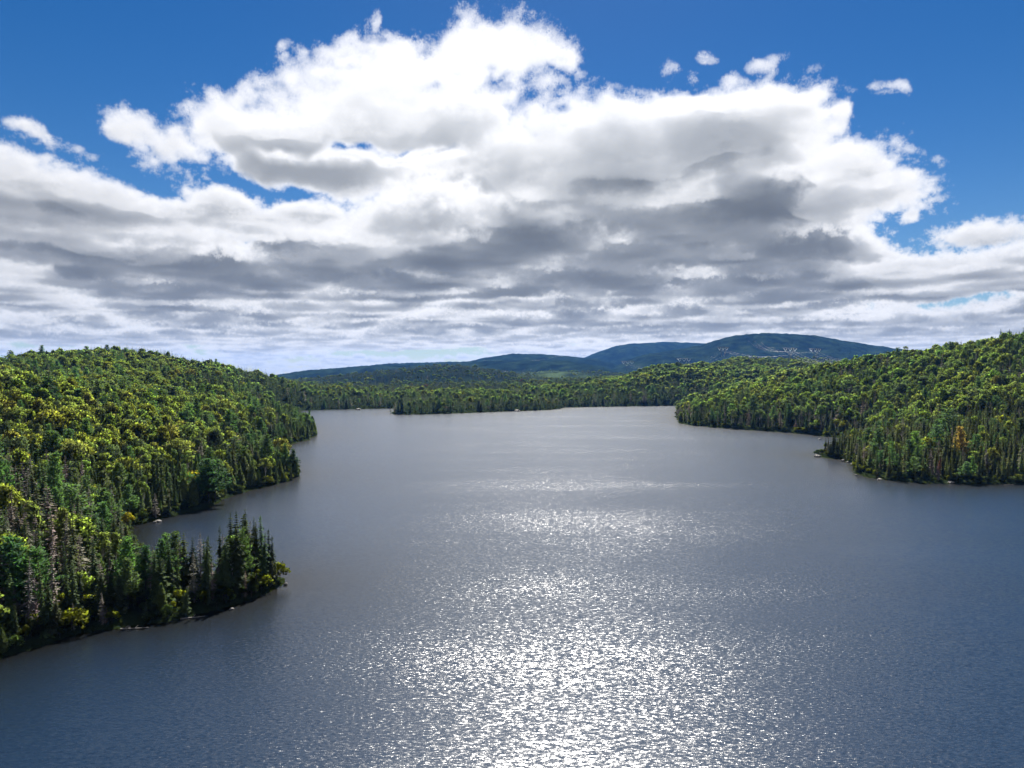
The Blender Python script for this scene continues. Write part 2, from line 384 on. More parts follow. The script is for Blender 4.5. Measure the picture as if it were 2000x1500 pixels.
# ---------------------------------------------------------------- relief: height along bearings
DG=np.array([60,130,200,260,340,380,430,480,550,620,700,800,900,1000,1150,1300,1500,1750,1900,2100,2500,3500,6000,13000.])
def prof(**k): pass
COLS={ # bearing as photo column: (distance, height) pairs
-3000:[(60,4),(200,20),(400,40),(800,60),(1300,50),(2500,30),(13000,20)],
-300:[(60,2),(130,4),(200,14),(260,26),(340,45),(430,44),(600,46),(800,48),(1000,44),(1500,30),(13000,20)],
0:[(60,2),(130,2.5),(200,9),(260,19),(340,36),(380,37),(430,34),(500,33),(620,42),(700,47),(850,51),(1000,46),(1300,30),(2500,25),(13000,20)],
60:[(60,2),(130,2.5),(200,7),(260,16),(340,35),(380,36),(430,32),(500,34),(620,45),(700,51),(880,60),(1000,54),(1300,30),(2500,25),(13000,20)],
200:[(60,2),(130,2),(200,5),(260,10),(340,24),(380,28),(430,27),(500,30),(620,43),(700,52),(900,67),(1000,62),(1300,35),(2500,25),(13000,20)],
300:[(60,2),(180,3),(260,8),(340,18),(400,24.5),(480,24),(550,27),(620,37),(700,46),(800,57),(900,64),(1000,60),(1300,35),(2500,25),(13000,20)],
400:[(60,2),(200,3),(300,7),(380,17),(430,21),(480,21),(550,22),(620,29),(700,37),(800,44),(950,52.5),(1150,45),(1500,25),(13000,18)],
500:[(60,2),(300,3),(380,8),(430,12),(480,14.5),(550,12),(620,15),(700,21),(800,28),(1000,40),(1150,36),(1500,22),(13000,16)],
560:[(60,2),(430,4),(480,6.5),(550,6),(620,8),(800,13),(900,17),(1000,23),(1150,27),(1300,24),(1500,20),(13000,14)],
640:[(60,2),(900,3),(1000,6),(1150,12),(1300,14),(1500,14),(13000,14)],
763:[(60,2),(900,4),(1000,6),(1150,7),(1300,9),(1500,12),(2100,14),(13000,14)],
900:[(60,2),(900,5),(1000,7),(1150,8),(1300,10),(1500,14),(2100,18),(13000,14)],
1100:[(60,2),(1000,6),(1150,10),(1300,15),(1500,20),(2100,26),(2500,28),(13000,14)],
1200:[(60,2),(1000,6),(1150,13),(1300,24),(1450,33),(1750,28),(2500,36),(13000,14)],
1300:[(60,2),(900,4),(1000,6),(1150,16),(1300,38),(1500,57),(1750,50),(2100,40),(13000,14)],
1380:[(60,2),(750,8),(850,9),(1000,8),(1150,22),(1300,43),(1500,57),(1750,58),(2000,60),(2500,45),(13000,14)],
1450:[(60,2),(620,4),(700,12),(830,22),(950,18),(1150,24),(1300,43),(1500,60),(1750,76),(1900,85),(2100,78),(2500,50),(13000,14)],
1550:[(60,2),(550,3),(620,12),(700,25),(850,42),(950,34),(1150,34),(1500,58),(1750,76),(1900,83),(2100,76),(2500,50),(13000,14)],
1640:[(60,2),(350,3),(430,4),(560,5),(620,16),(700,32),(850,52),(1000,44),(1300,40),(1900,60),(2500,50),(13000,14)],
1700:[(60,2),(340,4),(430,7),(520,8),(600,18),(700,38),(820,57),(1000,50),(1300,35),(2500,40),(13000,14)],
1800:[(60,2),(340,4),(430,9),(520,16),(600,32),(700,52),(790,62),(1000,55),(1300,35),(2500,40),(13000,14)],
1900:[(60,2),(340,5),(430,12),(520,27),(600,48),(720,70),(850,66),(1300,35),(2500,40),(13000,14)],
2000:[(60,2),(300,3),(380,10),(430,16),(520,38),(600,60),(690,76),(850,74),(1300,45),(2500,40),(13000,14)],
2300:[(60,2),(260,3),(380,16),(520,52),(650,95),(850,95),(1300,55),(13000,20)],
5000:[(60,2),(300,5),(600,50),(1000,70),(2000,40),(13000,20)]}
CX=np.array(sorted(COLS)); CT=np.array([np.interp(DG,*zip(*COLS[c])) for c in CX])
RIDGES=[ # distance, half depth, crest line in the photograph
(2500,500,[(560,742),(700,730),(800,720),(850,713),(900,714),(960,722),(1050,732),(1120,742)]),
(3100,600,[(900,745),(1000,728),(1080,722),(1150,726),(1210,730),(1300,740)]),
(4200,800,[(470,745),(530,735),(600,724),(700,718),(760,714),(830,714),(900,710),(960,706),(1030,704),(1100,706),(1150,712),(1230,722)]),
(5600,900,[(560,735),(640,722),(740,712),(840,708),(900,708),(950,699),(1000,690.5),(1060,692),(1105,696),(1150,701),(1200,710),(1260,722)]),
(7400,1100,[(1080,712),(1130,701),(1160,690),(1200,677),(1230,672.5),(1300,669),(1370,672),(1450,676),(1600,690)]),
(4700,900,[(1180,712),(1250,695),(1300,686),(1370,674),(1420,660),(1480,652.5),(1540,650),(1590,654),(1650,664),(1700,673),(1760,682),(1850,692),(2000,710)]),
(3300,500,[(1300,722),(1400,712),(1450,704),(1480,699),(1560,697),(1640,700),(1720,708),(1900,715)])]
def relief(x,y,sd):
    d=np.hypot(x,y); yy=np.maximum(y,d*.1)
    X=1000+FPX*x/yy
    X=np.where(y>0,X,np.where(x<0,-3000,5000))
    X=np.clip(X,-3000,5000); dd=np.clip(np.where(y>0,yy,d),60,13000)
    i=np.clip(np.searchsorted(CX,X)-1,0,len(CX)-2); fx=(X-CX[i])/(CX[i+1]-CX[i]); fx=fx*fx*(3-2*fx)*.5+fx*.5
    j=np.clip(np.searchsorted(DG,dd)-1,0,len(DG)-2); fy=(dd-DG[j])/(DG[j+1]-DG[j]); fy=fy*fy*(3-2*fy)*.6+fy*.4
    z=(CT[i,j]*(1-fx)+CT[i+1,j]*fx)*(1-fy)+(CT[i,j+1]*(1-fx)+CT[i+1,j+1]*fx)*fy
    for dc,w,line in RIDGES:
        lx,ly=zip(*line)
        h=CAMH-(np.interp(X,lx,ly)-1-HORIZ)/FPX*dc-(9 if dc<3500 else 0)
        e=np.minimum((X-lx[0])/60,(lx[-1]-X)/60); e=1/(1+np.exp(-np.clip(e*3,-30,30)))
        wob=(noise2(x/520.,y/520.,int(dc),3)-.5)*w*.8
        q=(dd+wob-dc)/w; g=np.exp(-q*q)*h*e*(y>0)
        # spurs running down the slopes
        g=g*(1-.22*np.clip(np.abs(q),0,1)*noise2(X/28.,dd/900.,31+int(dc),3))
        z=np.maximum(z,g)
    z=z+(noise2(x/45.,y/45.,9,4)-.5)*np.clip(sd/25.,0,1)*np.clip(3+d*.004,0,9)
    land=z*(1-np.exp(-np.clip(sd,0,None)/26.))+.25+np.clip(sd,0,2)*.22
    bed=-.3+np.clip(sd,-30,0)*.16
    return np.where(sd>0,land,bed)
# ---------------------------------------------------------------- ground sheet
def build_ground():
    m,N,L=material('forest_floor')
    o=N.new('ShaderNodeOutputMaterial'); b=N.new('ShaderNodeBsdfPrincipled'); b.inputs['Roughness'].default_value=.95; b.inputs['Specular IOR Level'].default_value=0
    g=N.new('ShaderNodeNewGeometry')
    def noise(sc,det=6,rough=.6):
        n=N.new('ShaderNodeTexNoise'); n.inputs['Scale'].default_value=sc; n.inputs['Detail'].default_value=det; n.inputs['Roughness'].default_value=rough
        L.new(g.outputs['Position'],n.inputs['Vector']); return n
    def ramp(src,*st):
        r=N.new('ShaderNodeValToRGB'); e=r.color_ramp.elements
        while len(e)<len(st): e.new(.5)
        for i,(p,c) in enumerate(st): e[i].position=p; e[i].color=(*c,1)
        L.new(src,r.inputs[0]); return r
    near=ramp(noise(.35,8,.7).outputs['Fac'],(.3,(.007,.010,.004)),(.5,(.012,.018,.006)),(.62,(.018,.024,.008)),(.80,(.032,.030,.017)))
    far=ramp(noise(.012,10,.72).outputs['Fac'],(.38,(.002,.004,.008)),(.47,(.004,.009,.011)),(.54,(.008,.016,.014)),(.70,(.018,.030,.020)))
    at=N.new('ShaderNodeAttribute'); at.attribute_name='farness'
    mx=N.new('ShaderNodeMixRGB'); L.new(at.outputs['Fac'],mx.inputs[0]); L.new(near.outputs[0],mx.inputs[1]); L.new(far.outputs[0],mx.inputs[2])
    # clearing under the wires: paler scrub
    ac=N.new('ShaderNodeAttribute'); ac.attribute_name='clearing'
    mc=N.new('ShaderNodeMixRGB'); mc.inputs[2].default_value=(.045,.068,.032,1); L.new(ac.outputs['Fac'],mc.inputs[0]); L.new(mx.outputs[0],mc.inputs[1])
    L.new(mc.outputs[0],b.inputs['Base Color'])
    bp=N.new('ShaderNodeBump'); bp.inputs['Strength'].default_value=.9; bp.inputs['Distance'].default_value=6
    L.new(noise(.06,8,.75).outputs['Fac'],bp.inputs['Height']); L.new(bp.outputs[0],b.inputs['Normal'])
    L.new(b.outputs[0],o.inputs[0])
    # rings round the drone's place over the lake
    Xs=np.concatenate([np.linspace(-60,2060,430)])
    azf=np.arctan((Xs-1000)/FPX); lo,hi=azf[0],azf[-1]
    azc=np.linspace(hi,lo+2*math.pi,90)[1:-1]
    az=np.concatenate([azf,azc]); 
    r=[55.]
    while r[-1]<9800: r.append(r[-1]*(1.0125 if r[-1]<2400 else 1.018)+.15)
    r=np.array(r)
    A,R=np.meshgrid(az,r); R=R/np.maximum(np.cos(A),.72)
    x=np.sin(A)*R; y=np.cos(A)*R
    x=np.concatenate([[0.],x.ravel()]); y=np.concatenate([[0.],y.ravel()])
    sd=shore_dist(x,y); z=relief(x,y,sd)
    rr=np.hypot(x,y); z=np.where(rr>13000,np.clip(z,0,30)*np.clip((26000-rr)/13000,0,1),z)
    rough=(noise2(x/14.,y/14.,21,3)-.5)*np.clip((rr-2400)/800,0,1)*11; z=z+np.where(rr<14000,rough,0)
    nA=len(az); nR=len(r)
    i=np.arange(nR-1)[:,None]*nA; j=np.arange(nA)[None]; k=(j+1)%nA
    q=np.stack([i+j,i+k,i+nA+k,i+nA+j],-1).reshape(-1,4)+1
    tri_=np.stack([q[:,0],q[:,1],q[:,2],q[:,0],q[:,2],q[:,3]],1).reshape(-1,3)
    c=np.stack([np.zeros(nA,int),1+(np.arange(nA)+1)%nA,1+np.arange(nA)],1)
    me=mesh_from('ground',np.stack([x,y,z],1),np.concatenate([tri_[:,::-1],c[:,::1]]),[m],smooth_=True)
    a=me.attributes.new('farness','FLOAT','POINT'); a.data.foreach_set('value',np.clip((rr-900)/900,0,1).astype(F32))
    X=1000+FPX*x/np.maximum(y,1); a=me.attributes.new('clearing','FLOAT','POINT')
    a.data.foreach_set('value',clearing(x,y).astype(F32))
    ob=link(bpy.data.objects.new('ground',me)); tag(ob,'wooded ground rolling up from the lake to the hills','ground',kind='structure')
def clearing(x,y):
    X=1000+FPX*x/np.maximum(y,1); d=y
    q=((X-1060)/95)**2+((d-2800)/520)**2
    c=np.clip(1.4-q,0,1)*.8
    q=((X-1490)/85)**2+((d-1850)/150)**2
    c=np.maximum(c,np.clip(1.3-q,0,1)*.9)
    return c*np.where(y>0,1,0)*np.clip(noise2(x/60.,y/60.,5,3)*2.2-.3,0,1)
build_ground(); print('ground',time.time()-T0)
# ---------------------------------------------------------------- water
def build_water():
    m,N,L=material('lake_water')
    o=N.new('ShaderNodeOutputMaterial'); b=N.new('ShaderNodeBsdfPrincipled')
    b.inputs['IOR'].default_value=1.333; b.inputs['Specular IOR Level'].default_value=.35; b.inputs['Roughness'].default_value=.24
    g=N.new('ShaderNodeNewGeometry')
    def vmath(op,a,bb=None):
        n=N.new('ShaderNodeVectorMath'); n.operation=op
        for i,v in enumerate((a,bb)):
            if v is None: continue
            if isinstance(v,(tuple,list)): n.inputs[i].default_value=v
            elif isinstance(v,(int,float)): n.inputs['Scale'].default_value=v
            else: L.new(v,n.inputs['Scale' if op=='SCALE' and i==1 else i])
        return n.outputs[0]
    def mp(sc,rot):
        n=N.new('ShaderNodeMapping'); n.inputs['Scale'].default_value=sc; n.inputs['Rotation'].default_value=(0,0,rot); L.new(g.outputs['Position'],n.inputs[0]); return n.outputs[0]
    def slope(sc,rot,det,amp,rough=.55):
        n=N.new('ShaderNodeTexNoise'); n.inputs['Scale'].default_value=1; n.inputs['Detail'].default_value=det; n.inputs['Roughness'].default_value=rough
        L.new(mp(sc,rot),n.inputs['Vector'])
        c=vmath('SUBTRACT',n.outputs['Color'],(.5,.5,.5))
        return vmath('MULTIPLY',c,(amp[0],amp[1],0))
    s=slope((1.35,3.0,1),.25,4,(1.8,2.4),.66)
    s=vmath('ADD',s,slope((7.5,15.,1),-.2,2,(1.8,1.7),.6))
    s=vmath('ADD',s,slope((.20,.42,1),.35,1,(.09,.11)))
    # wind: calmer and rougher patches
    n=N.new('ShaderNodeTexNoise'); n.inputs['Scale'].default_value=1; n.inputs['Detail'].default_value=4; n.inputs['Roughness'].default_value=.55; n.inputs['Distortion'].default_value=.6
    L.new(mp((.007,.012,1),.5),n.inputs['Vector'])
    mr=N.new('ShaderNodeMapRange'); mr.interpolation_type='SMOOTHSTEP'; mr.inputs[1].default_value=.35; mr.inputs[2].default_value=.60; mr.inputs[3].default_value=WAVE*.78; mr.inputs[4].default_value=WAVE*1.10
    L.new(n.outputs['Fac'],mr.inputs[0])
    n2_=N.new('ShaderNodeTexNoise'); n2_.inputs['Scale'].default_value=1; n2_.inputs['Detail'].default_value=3
    L.new(mp((.0035,.030,1),.08),n2_.inputs['Vector'])
    mr2=N.new('ShaderNodeMapRange'); mr2.inputs[1].default_value=.40; mr2.inputs[2].default_value=.6; mr2.inputs[3].default_value=.85; mr2.inputs[4].default_value=1.1
    L.new(n2_.outputs['Fac'],mr2.inputs[0])
    # sheltered water close to the banks
    at=N.new('ShaderNodeAttribute'); at.attribute_name='shelter'
    mm=N.new('ShaderNodeMath'); mm.operation='MULTIPLY'; L.new(mr.outputs[0],mm.inputs[0]); L.new(mr2.outputs[0],mm.inputs[1])
    m3=N.new('ShaderNodeMath'); m3.operation='MULTIPLY'; L.new(mm.outputs[0],m3.inputs[0]); L.new(at.outputs['Fac'],m3.inputs[1])
    s=vmath('SCALE',s,m3.outputs[0])
    nrm=vmath('NORMALIZE',vmath('ADD',s,(0,0,1)))
    L.new(nrm,b.inputs['Normal'])
    sh=N.new('ShaderNodeAttribute'); sh.attribute_name='bank_dark'
    mc=N.new('ShaderNodeMixRGB'); mc.inputs[1].default_value=(.0045,.012,.026,1); mc.inputs[2].default_value=(.002,.002,.001,1)  # water darkened by colour along the banks, so tree shadows don't show
    L.new(sh.outputs['Fac'],mc.inputs[0]); L.new(mc.outputs[0],b.inputs['Base Color'])
    L.new(b.outputs[0],o.inputs[0])
    # polar sheet so that nearness to the banks can be told
    azs=np.radians(np.arange(-60,60,.5)); azs=np.concatenate([azs,np.radians(np.arange(60,300,5))])
    r=[20.]
    while r[-1]<1500: r.append(r[-1]*1.014)
    r=np.array(r); A,R=np.meshgrid(azs,r); x=np.concatenate([[0],(np.sin(A)*R).ravel()]); y=np.concatenate([[0],(np.cos(A)*R).ravel()])
    nA=len(azs); nR=len(r); i=np.arange(nR-1)[:,None]*nA; j=np.arange(nA)[None]; k=(j+1)%nA
    q=np.stack([i+j,i+nA+j,i+nA+k,i+k],-1).reshape(-1,4)+1
    t=np.stack([q[:,0],q[:,1],q[:,2],q[:,0],q[:,2],q[:,3]],1).reshape(-1,3)
    c=np.stack([np.zeros(nA,int),1+np.arange(nA),1+(np.arange(nA)+1)%nA],1)
    sd=shore_dist(x,y)
    keep=sd<40; f=np.concatenate([t,c]); f=f[keep[f].any(1)]
    me=mesh_from('lake',np.stack([x,y,np.zeros_like(x)],1),f,[m])
    a=me.attributes.new('shelter','FLOAT','POINT'); a.data.foreach_set('value',(.38+.62*np.clip(-sd/22,0,1)).astype(F32))
    a=me.attributes.new('bank_dark','FLOAT','POINT'); a.data.foreach_set('value',np.exp(-np.clip(-sd,0,199)/22.).astype(F32))
    tag(link(bpy.data.objects.new('lake_water',me)),'rippled dark blue lake glittering under the sun','water',kind='structure')
WAVE=.44
build_water(); print('water',time.time()-T0)
# ---------------------------------------------------------------- tree materials
def leaf_material(name,translucent,vary,rough=.6,default=(.05,.08,.03)):
    m,N,L=material(name)
    o=N.new('ShaderNodeOutputMaterial')
    ti=N.new('ShaderNodeAttribute'); ti.attribute_type='INSTANCER'; ti.attribute_name='tint'
    lv=N.new('ShaderNodeAttribute'); lv.attribute_name='tone'
    mr=N.new('ShaderNodeMapRange'); mr.inputs[3].default_value=1-vary; mr.inputs[4].default_value=1+vary
    L.new(lv.outputs['Fac'],mr.inputs[0])
    mu=N.new('ShaderNodeVectorMath'); mu.operation='SCALE'; L.new(ti.outputs['Color'],mu.inputs[0]); L.new(mr.outputs[0],mu.inputs['Scale'])
    d=N.new('ShaderNodeBsdfPrincipled'); d.inputs['Roughness'].default_value=rough; d.inputs['Specular IOR Level'].default_value=.06
    L.new(mu.outputs[0],d.inputs['Base Color'])
    t=N.new('ShaderNodeBsdfTranslucent'); y=N.new('ShaderNodeVectorMath'); y.operation='MULTIPLY'; y.inputs[1].default_value=(1.5,1.7,.85)
    L.new(mu.outputs[0],y.inputs[0]); L.new(y.outputs[0],t.inputs['Color'])
    x=N.new('ShaderNodeMixShader'); x.inputs[0].default_value=translucent; L.new(d.outputs[0],x.inputs[1]); L.new(t.outputs[0],x.inputs[2]); L.new(x.outputs[0],o.inputs[0])
    return m
def bark_material(name,c0,c1,scale):
    m,N,L=material(name); o=N.new('ShaderNodeOutputMaterial'); b=N.new('ShaderNodeBsdfPrincipled'); b.inputs['Roughness'].default_value=.9
    tc=N.new('ShaderNodeTexCoord'); n=N.new('ShaderNodeTexNoise'); n.inputs['Scale'].default_value=scale; n.inputs['Detail'].default_value=5
    mp=N.new('ShaderNodeMapping'); mp.inputs['Scale'].default_value=(6,6,1); L.new(tc.outputs['Object'],mp.inputs[0]); L.new(mp.outputs[0],n.inputs[0])
    r=N.new('ShaderNodeValToRGB'); r.color_ramp.elements[0].color=(*c0,1); r.color_ramp.elements[1].color=(*c1,1); r.color_ramp.elements[0].position=.35; r.color_ramp.elements[1].position=.65
    L.new(n.outputs['Fac'],r.inputs[0]); L.new(r.outputs[0],b.inputs['Base Color']); L.new(b.outputs[0],o.inputs[0]); return m
M_NEEDLE=leaf_material('needles',.38,.28,.8)
M_LEAF=leaf_material('leaves',.6,.20,.8)
M_TWIG=leaf_material('bare_twigs',.10,.35,.9)
M_BARK=bark_material('brown_bark',(.022,.017,.013),(.055,.043,.033),3)
M_BIRCH=bark_material('birch_bark',(.10,.09,.08),(.55,.53,.48),2)
M_GREY=bark_material('weathered_bark',(.10,.09,.08),(.24,.22,.20),3)
# ---------------------------------------------------------------- tree shapes, one unit tall
class Leaves:
    def __init__(s): s.v=[]; s.f=[]; s.t=[]; s.n=0; s.nr=[]
    def quads(s,c,a,b,tone,nrm=None):
        """c centres, a half-length, b half-width vectors (n,3)"""
        n=len(c)
        s.v.append(np.stack([c-a-b*.6,c-a*.2+b,c+a,c+a*.1-b],1).reshape(-1,3))
        s.f.append(np.arange(n*4).reshape(-1,4)+s.n); s.n+=n*4; s.t.append(np.repeat(tone,4))
        if nrm is not None: s.nr.append(np.repeat(unit(nrm),4,0))
    def mesh(s,name,mat):
        v=np.concatenate(s.v); f=np.concatenate(s.f); t=np.concatenate(s.t)
        me=mesh_from(name,v,f,[mat]); a=me.attributes.new('tone','FLOAT','POINT'); a.data.foreach_set('value',np.clip(t,0,1).astype(F32))
        if s.nr: me.normals_split_custom_set_from_vertices(np.concatenate(s.nr).astype(float).tolist())
        return me
def unit(v): return v/np.maximum(np.linalg.norm(v,axis=-1,keepdims=True),1e-9)
def trunk_mesh(name,mat,h,r,lean=0,sides=5,rng=None,branches=()):
    V=[];Fc=[]
    def tube(p0,p1,r0,r1,k):
        p0=np.array(p0,float);p1=np.array(p1,float); a=unit(p1-p0); u=unit(np.cross(a,[.3,.9,.1])); w=np.cross(a,u); b=len(V)
        for p,rr in ((p0,r0),(p1,r1)):
            for i in range(k):
                t=2*math.pi*i/k; V.append(p+rr*(math.cos(t)*u+math.sin(t)*w))
        for i in range(k): j=(i+1)%k; Fc.append((b+i,b+j,b+k+j,b+k+i))
    prev=(0,0,-.06); n=4
    for i in range(1,n+1):
        t=i/n; p=(lean*t*t,0,h*t); tube(prev,p,r*(1-(i-1)/n*.85),r*(1-t*.85),sides); prev=p
    for b in branches: tube(*b,3)
    return mesh_from(name,V,Fc,[mat])
def spruce(seed,width,levels,per,droop,density=1.,twiggy=False,top=.0,bare=.02):
    r=np.random.default_rng(seed); lv=Leaves()
    for k in range(levels):
        t=(k+.5)/levels; z=bare+(1-bare)*t
        rad=width*min(1,(1-t)*1.12)**.75*(.75+.25*min(1,t*5))*(1+.25*r.standard_normal())+.008
        if top and t>.84: rad=max(rad,width*top*(1-abs(t-.91)*9))
        rad=max(rad,.01)
        for j in range(per):
            if r.random()>density: continue
            a=2*math.pi*(j+r.random()*.9)/per+k*2.4; L=rad*(.7+.5*r.random()); d=np.array([math.cos(a),math.sin(a),0]); s_=np.array([-d[1],d[0],0])
            dr=droop*(.6+.8*r.random())*(1-.7*t)
            nseg=max(2,int(round(2+L/width*2.2))) if not twiggy else max(2,int(round(2+L/width*2)))
            tt=(np.arange(nseg)+.5)/nseg
            c=np.array([0,0,z])+d*(L*tt)[:,None]+np.array([0,0,1])*(-dr*L*tt**1.3+.05*L*tt**3)[:,None]
            dirn=unit(d-np.array([0,0,dr])); ln=L/nseg*.8; w=(.34 if not twiggy else .17)*L*(1-.55*tt)+.0035
            tilt=unit(s_*1+np.array([0,0,1])*(r.standard_normal(nseg)*.45)[:,None])
            tone=np.clip(.5+.2*r.standard_normal(nseg)+.15*(r.random()-.5),0,1)
            lv.quads(c,np.tile(dirn*ln,(nseg,1)),tilt*w[:,None],tone)
            # hanging side sprays
            m=nseg
            c2=c+s_*(w*(r.random(m)*1.4-.7))[:,None]-np.array([0,0,1])*(w*.25)[:,None]
            dn=unit(np.stack([r.standard_normal(m)*.5,r.standard_normal(m)*.5,-np.ones(m)*(.5 if twiggy else .9)],1)+d*.8)
            lv.quads(c2,dn*(w*(.9 if not twiggy else 1.3))[:,None],unit(np.cross(dn,d+.01))*(w*(.5 if not twiggy else .12))[:,None],np.clip(tone-.1+.2*r.standard_normal(m),0,1))
    # leader
    c=np.array([[0,0,.985],[0,0,.95]]); lv.quads(c,np.array([[0,0,.025]]*2),np.array([[.006,0,0],[0,.01,0]]),np.array([.5,.5]))
    return lv
def cedar(seed,width,n):
    r=np.random.default_rng(seed); lv=Leaves()
    t=r.random(n)**1.25; a=r.random(n)*2*math.pi
    lump=1+.16*np.sin(a*3+seed)+.10*np.sin(a*5+t*17+seed)
    rad=width*np.sin(np.pi*np.clip(.12+.88*(1-t),0,1)**1.15*.62)*lump*(.8+.28*r.random(n)); z=.03+.96*t
    n0=np.stack([np.cos(a),np.sin(a),np.full(n,.35)],1)
    c=np.stack([np.cos(a)*rad,np.sin(a)*rad,z],1)
    up=unit(np.stack([np.cos(a)*.35,np.sin(a)*.35,np.ones(n)],1)+.35*r.standard_normal((n,3)))
    side=unit(np.cross(up,n0)); s=.030*(1.25-.6*t)*(.7+.6*r.random(n))
    tone=.5+.18*r.standard_normal(n)+.2*np.sin(a*4+t*23)
    lv.quads(c,up*(s*1.5)[:,None],side*s[:,None],np.clip(tone,0,1),n0+.5*r.standard_normal((n,3))); return lv
def pine(seed,width,levels):
    r=np.random.default_rng(seed); lv=Leaves(); br=[]
    for k in range(levels):
        t=(k+.3*r.random())/levels; z=.30+.68*t
        for j in range(4 if k<levels-2 else 3):
            a=2*math.pi*(j/4.+r.random()*.22)+k*1.9; L=width*(1.05-t*.8)*(.55+.6*r.random())*(.75+.5*math.sin(math.pi*min(1,t+.3)))
            d=np.array([math.cos(a),math.sin(a),0]); rise=.10+.35*t
            end=np.array([0,0,z])+d*L+np.array([0,0,rise*L]); br.append(((0,0,z),tuple(end*.92+np.array([0,0,z*.08])),.006,.002))
            m=int(34*L/width)+12; tt=.28+.75*r.random(m)**.8
            c=np.array([0,0,z])+d*(L*tt)[:,None]+np.array([0,0,1])*(rise*L*tt**1.5)[:,None]+np.stack([r.standard_normal(m),r.standard_normal(m),.35*r.standard_normal(m)+.2],1)*.028*(1+tt[:,None]*.6)
            dn=unit(np.stack([r.standard_normal(m),r.standard_normal(m),.35+.5*r.random(m)],1)+d*.7)
            sd=unit(np.cross(dn,np.stack([r.standard_normal(m)*.4,r.standard_normal(m)*.4,np.ones(m)],1)))
            s=.020*(.7+.7*r.random(m)); lv.quads(c,dn*(s*1.5)[:,None],sd*(s*.8)[:,None],np.clip(.5+.22*r.standard_normal(m),0,1))
    return lv,br
def broadleaf(seed,width,lobes,n,size,zc=.64,zs=.36,shrub=False):
    r=np.random.default_rng(seed); lv=Leaves()
    ps=[];rs=[]
    for i in range(lobes):
        a=2.4*i+r.random(); q=((i+.5)/lobes)**.6; h=r.random()
        rr=width*(.30+.18*r.random()); p=np.array([math.cos(a)*width*.66*q,math.sin(a)*width*.66*q,zc+zs*.62*(1-q*q)*(.6+.6*h)-zs*.30*q*(1-h)]); ps.append(p); rs.append(rr)
    ps.append(np.array([0,0,zc+zs*.55])); rs.append(width*.42)
    ps=np.array(ps); rs=np.array(rs); zmax=(ps[:,2]+rs*.9).max(); 
    w=rs**2/np.sum(rs**2)
    li=r.choice(len(ps),n,p=w)
    d=unit(r.standard_normal((n,3))); d[:,2]=np.where(d[:,2]<-.35,-d[:,2]*.5,d[:,2]); d=unit(d)
    rad=rs[li]*(.72+.34*r.random(n)**.6)*(1+.14*np.sin(d[:,0]*7+li)+.1*np.sin(d[:,1]*9+d[:,2]*6+li))
    c=ps[li]+d*rad[:,None]*np.array([1,1,.85])
    c[:,2]*=1/zmax
    nrm=unit(d+.75*r.standard_normal((n,3))); u=unit(np.cross(nrm,r.standard_normal((n,3)))); v=np.cross(nrm,u)
    s=size*(.6+.8*r.random(n)); tl=.5+.13*r.standard_normal(len(ps)); tone=tl[li]+.17*r.standard_normal(n)
    lv.quads(c,u*s[:,None],v*(s*.75)[:,None],np.clip(tone,0,1),d*.8+unit(c-np.array([0,0,.45]))*.5+nrm*np.sign((nrm*d).sum(1))[:,None]*.45)
    br=[((0,0,.25+.03*i),tuple(p*np.array([.8,.8,.85])),.009,.003) for i,p in enumerate(ps[:6])]
    return lv,br
PROTO={}  # kind -> list of (crown mesh, trunk mesh)
def add_proto(kind,lv,trunk,mat): PROTO.setdefault(kind,[]).append((lv.mesh(kind+'_crown',mat),trunk))
for s,(w,l,p,dr,de,tp) in enumerate([(.135,30,8,.55,.95,0),(.115,34,7,.65,.92,0),(.16,28,8,.5,.9,0),(.085,34,6,.7,.9,.9),(.10,32,7,.75,.85,.7),(.145,26,7,.55,.8,0)]):
    add_proto('spruce_tree',spruce(s+1,w,l,p,dr,de,top=tp*.55),trunk_mesh('spruce_trunk',M_BARK,.96,.007),M_NEEDLE)
for s,(w,l,p) in enumerate([(.12,30,7),(.14,26,6),(.10,34,6),(.13,28,8)]):
    add_proto('dead_spruce',spruce(s+31,w,l,p,.35,.85,True,bare=.05),trunk_mesh('dead_spruce_trunk',M_GREY,.97,.011),M_TWIG)
for s,w in enumerate([.21,.18,.24,.16]):
    add_proto('cedar_tree',cedar(s+51,w,1500),trunk_mesh('cedar_trunk',M_BARK,.6,.016),M_NEEDLE)
for s,(w,l) in enumerate([(.30,11),(.26,12),(.34,9)]):
    lv,br=pine(s+71,w,l); add_proto('pine_tree',lv,trunk_mesh('pine_trunk',M_BARK,.97,.014,branches=br),M_NEEDLE)
for s,(w,k,n) in enumerate([(.42,10,1150),(.38,8,1000),(.46,12,1300),(.36,9,1000)]):
    lv,br=broadleaf(s+91,w,k,n,.027); add_proto('maple_tree',lv,trunk_mesh('maple_trunk',M_BARK,.7,.014,branches=br),M_LEAF)
for s,(w,k,n) in enumerate([(.27,9,850),(.23,8,800),(.30,10,850)]):
    lv,br=broadleaf(s+111,w,k,n,.021,.60,.46); add_proto('birch_tree',lv,trunk_mesh('birch_trunk',M_BIRCH,.8,.011,branches=br),M_LEAF)
for s,(w,k,n) in enumerate([(.60,7,600),(.75,9,700),(.5,6,500)]):
    lv,br=broadleaf(s+131,w,k,n,.060,.45,.5); add_proto('shoreline_shrub',lv,trunk_mesh('shrub_stem',M_BARK,.5,.02,branches=br),M_LEAF)
LOW={}
def low_mesh(kind,i):
    r=np.random.default_rng(i+200)
    if kind=='needle': lv=spruce(i+200,.14,12,5,.5,.95); me=lv.mesh('far_spruce',M_NEEDLE)
    else: lv,_=broadleaf(i+220,.42,7,330,.060); me=lv.mesh('far_broadleaf',M_LEAF)
    return me
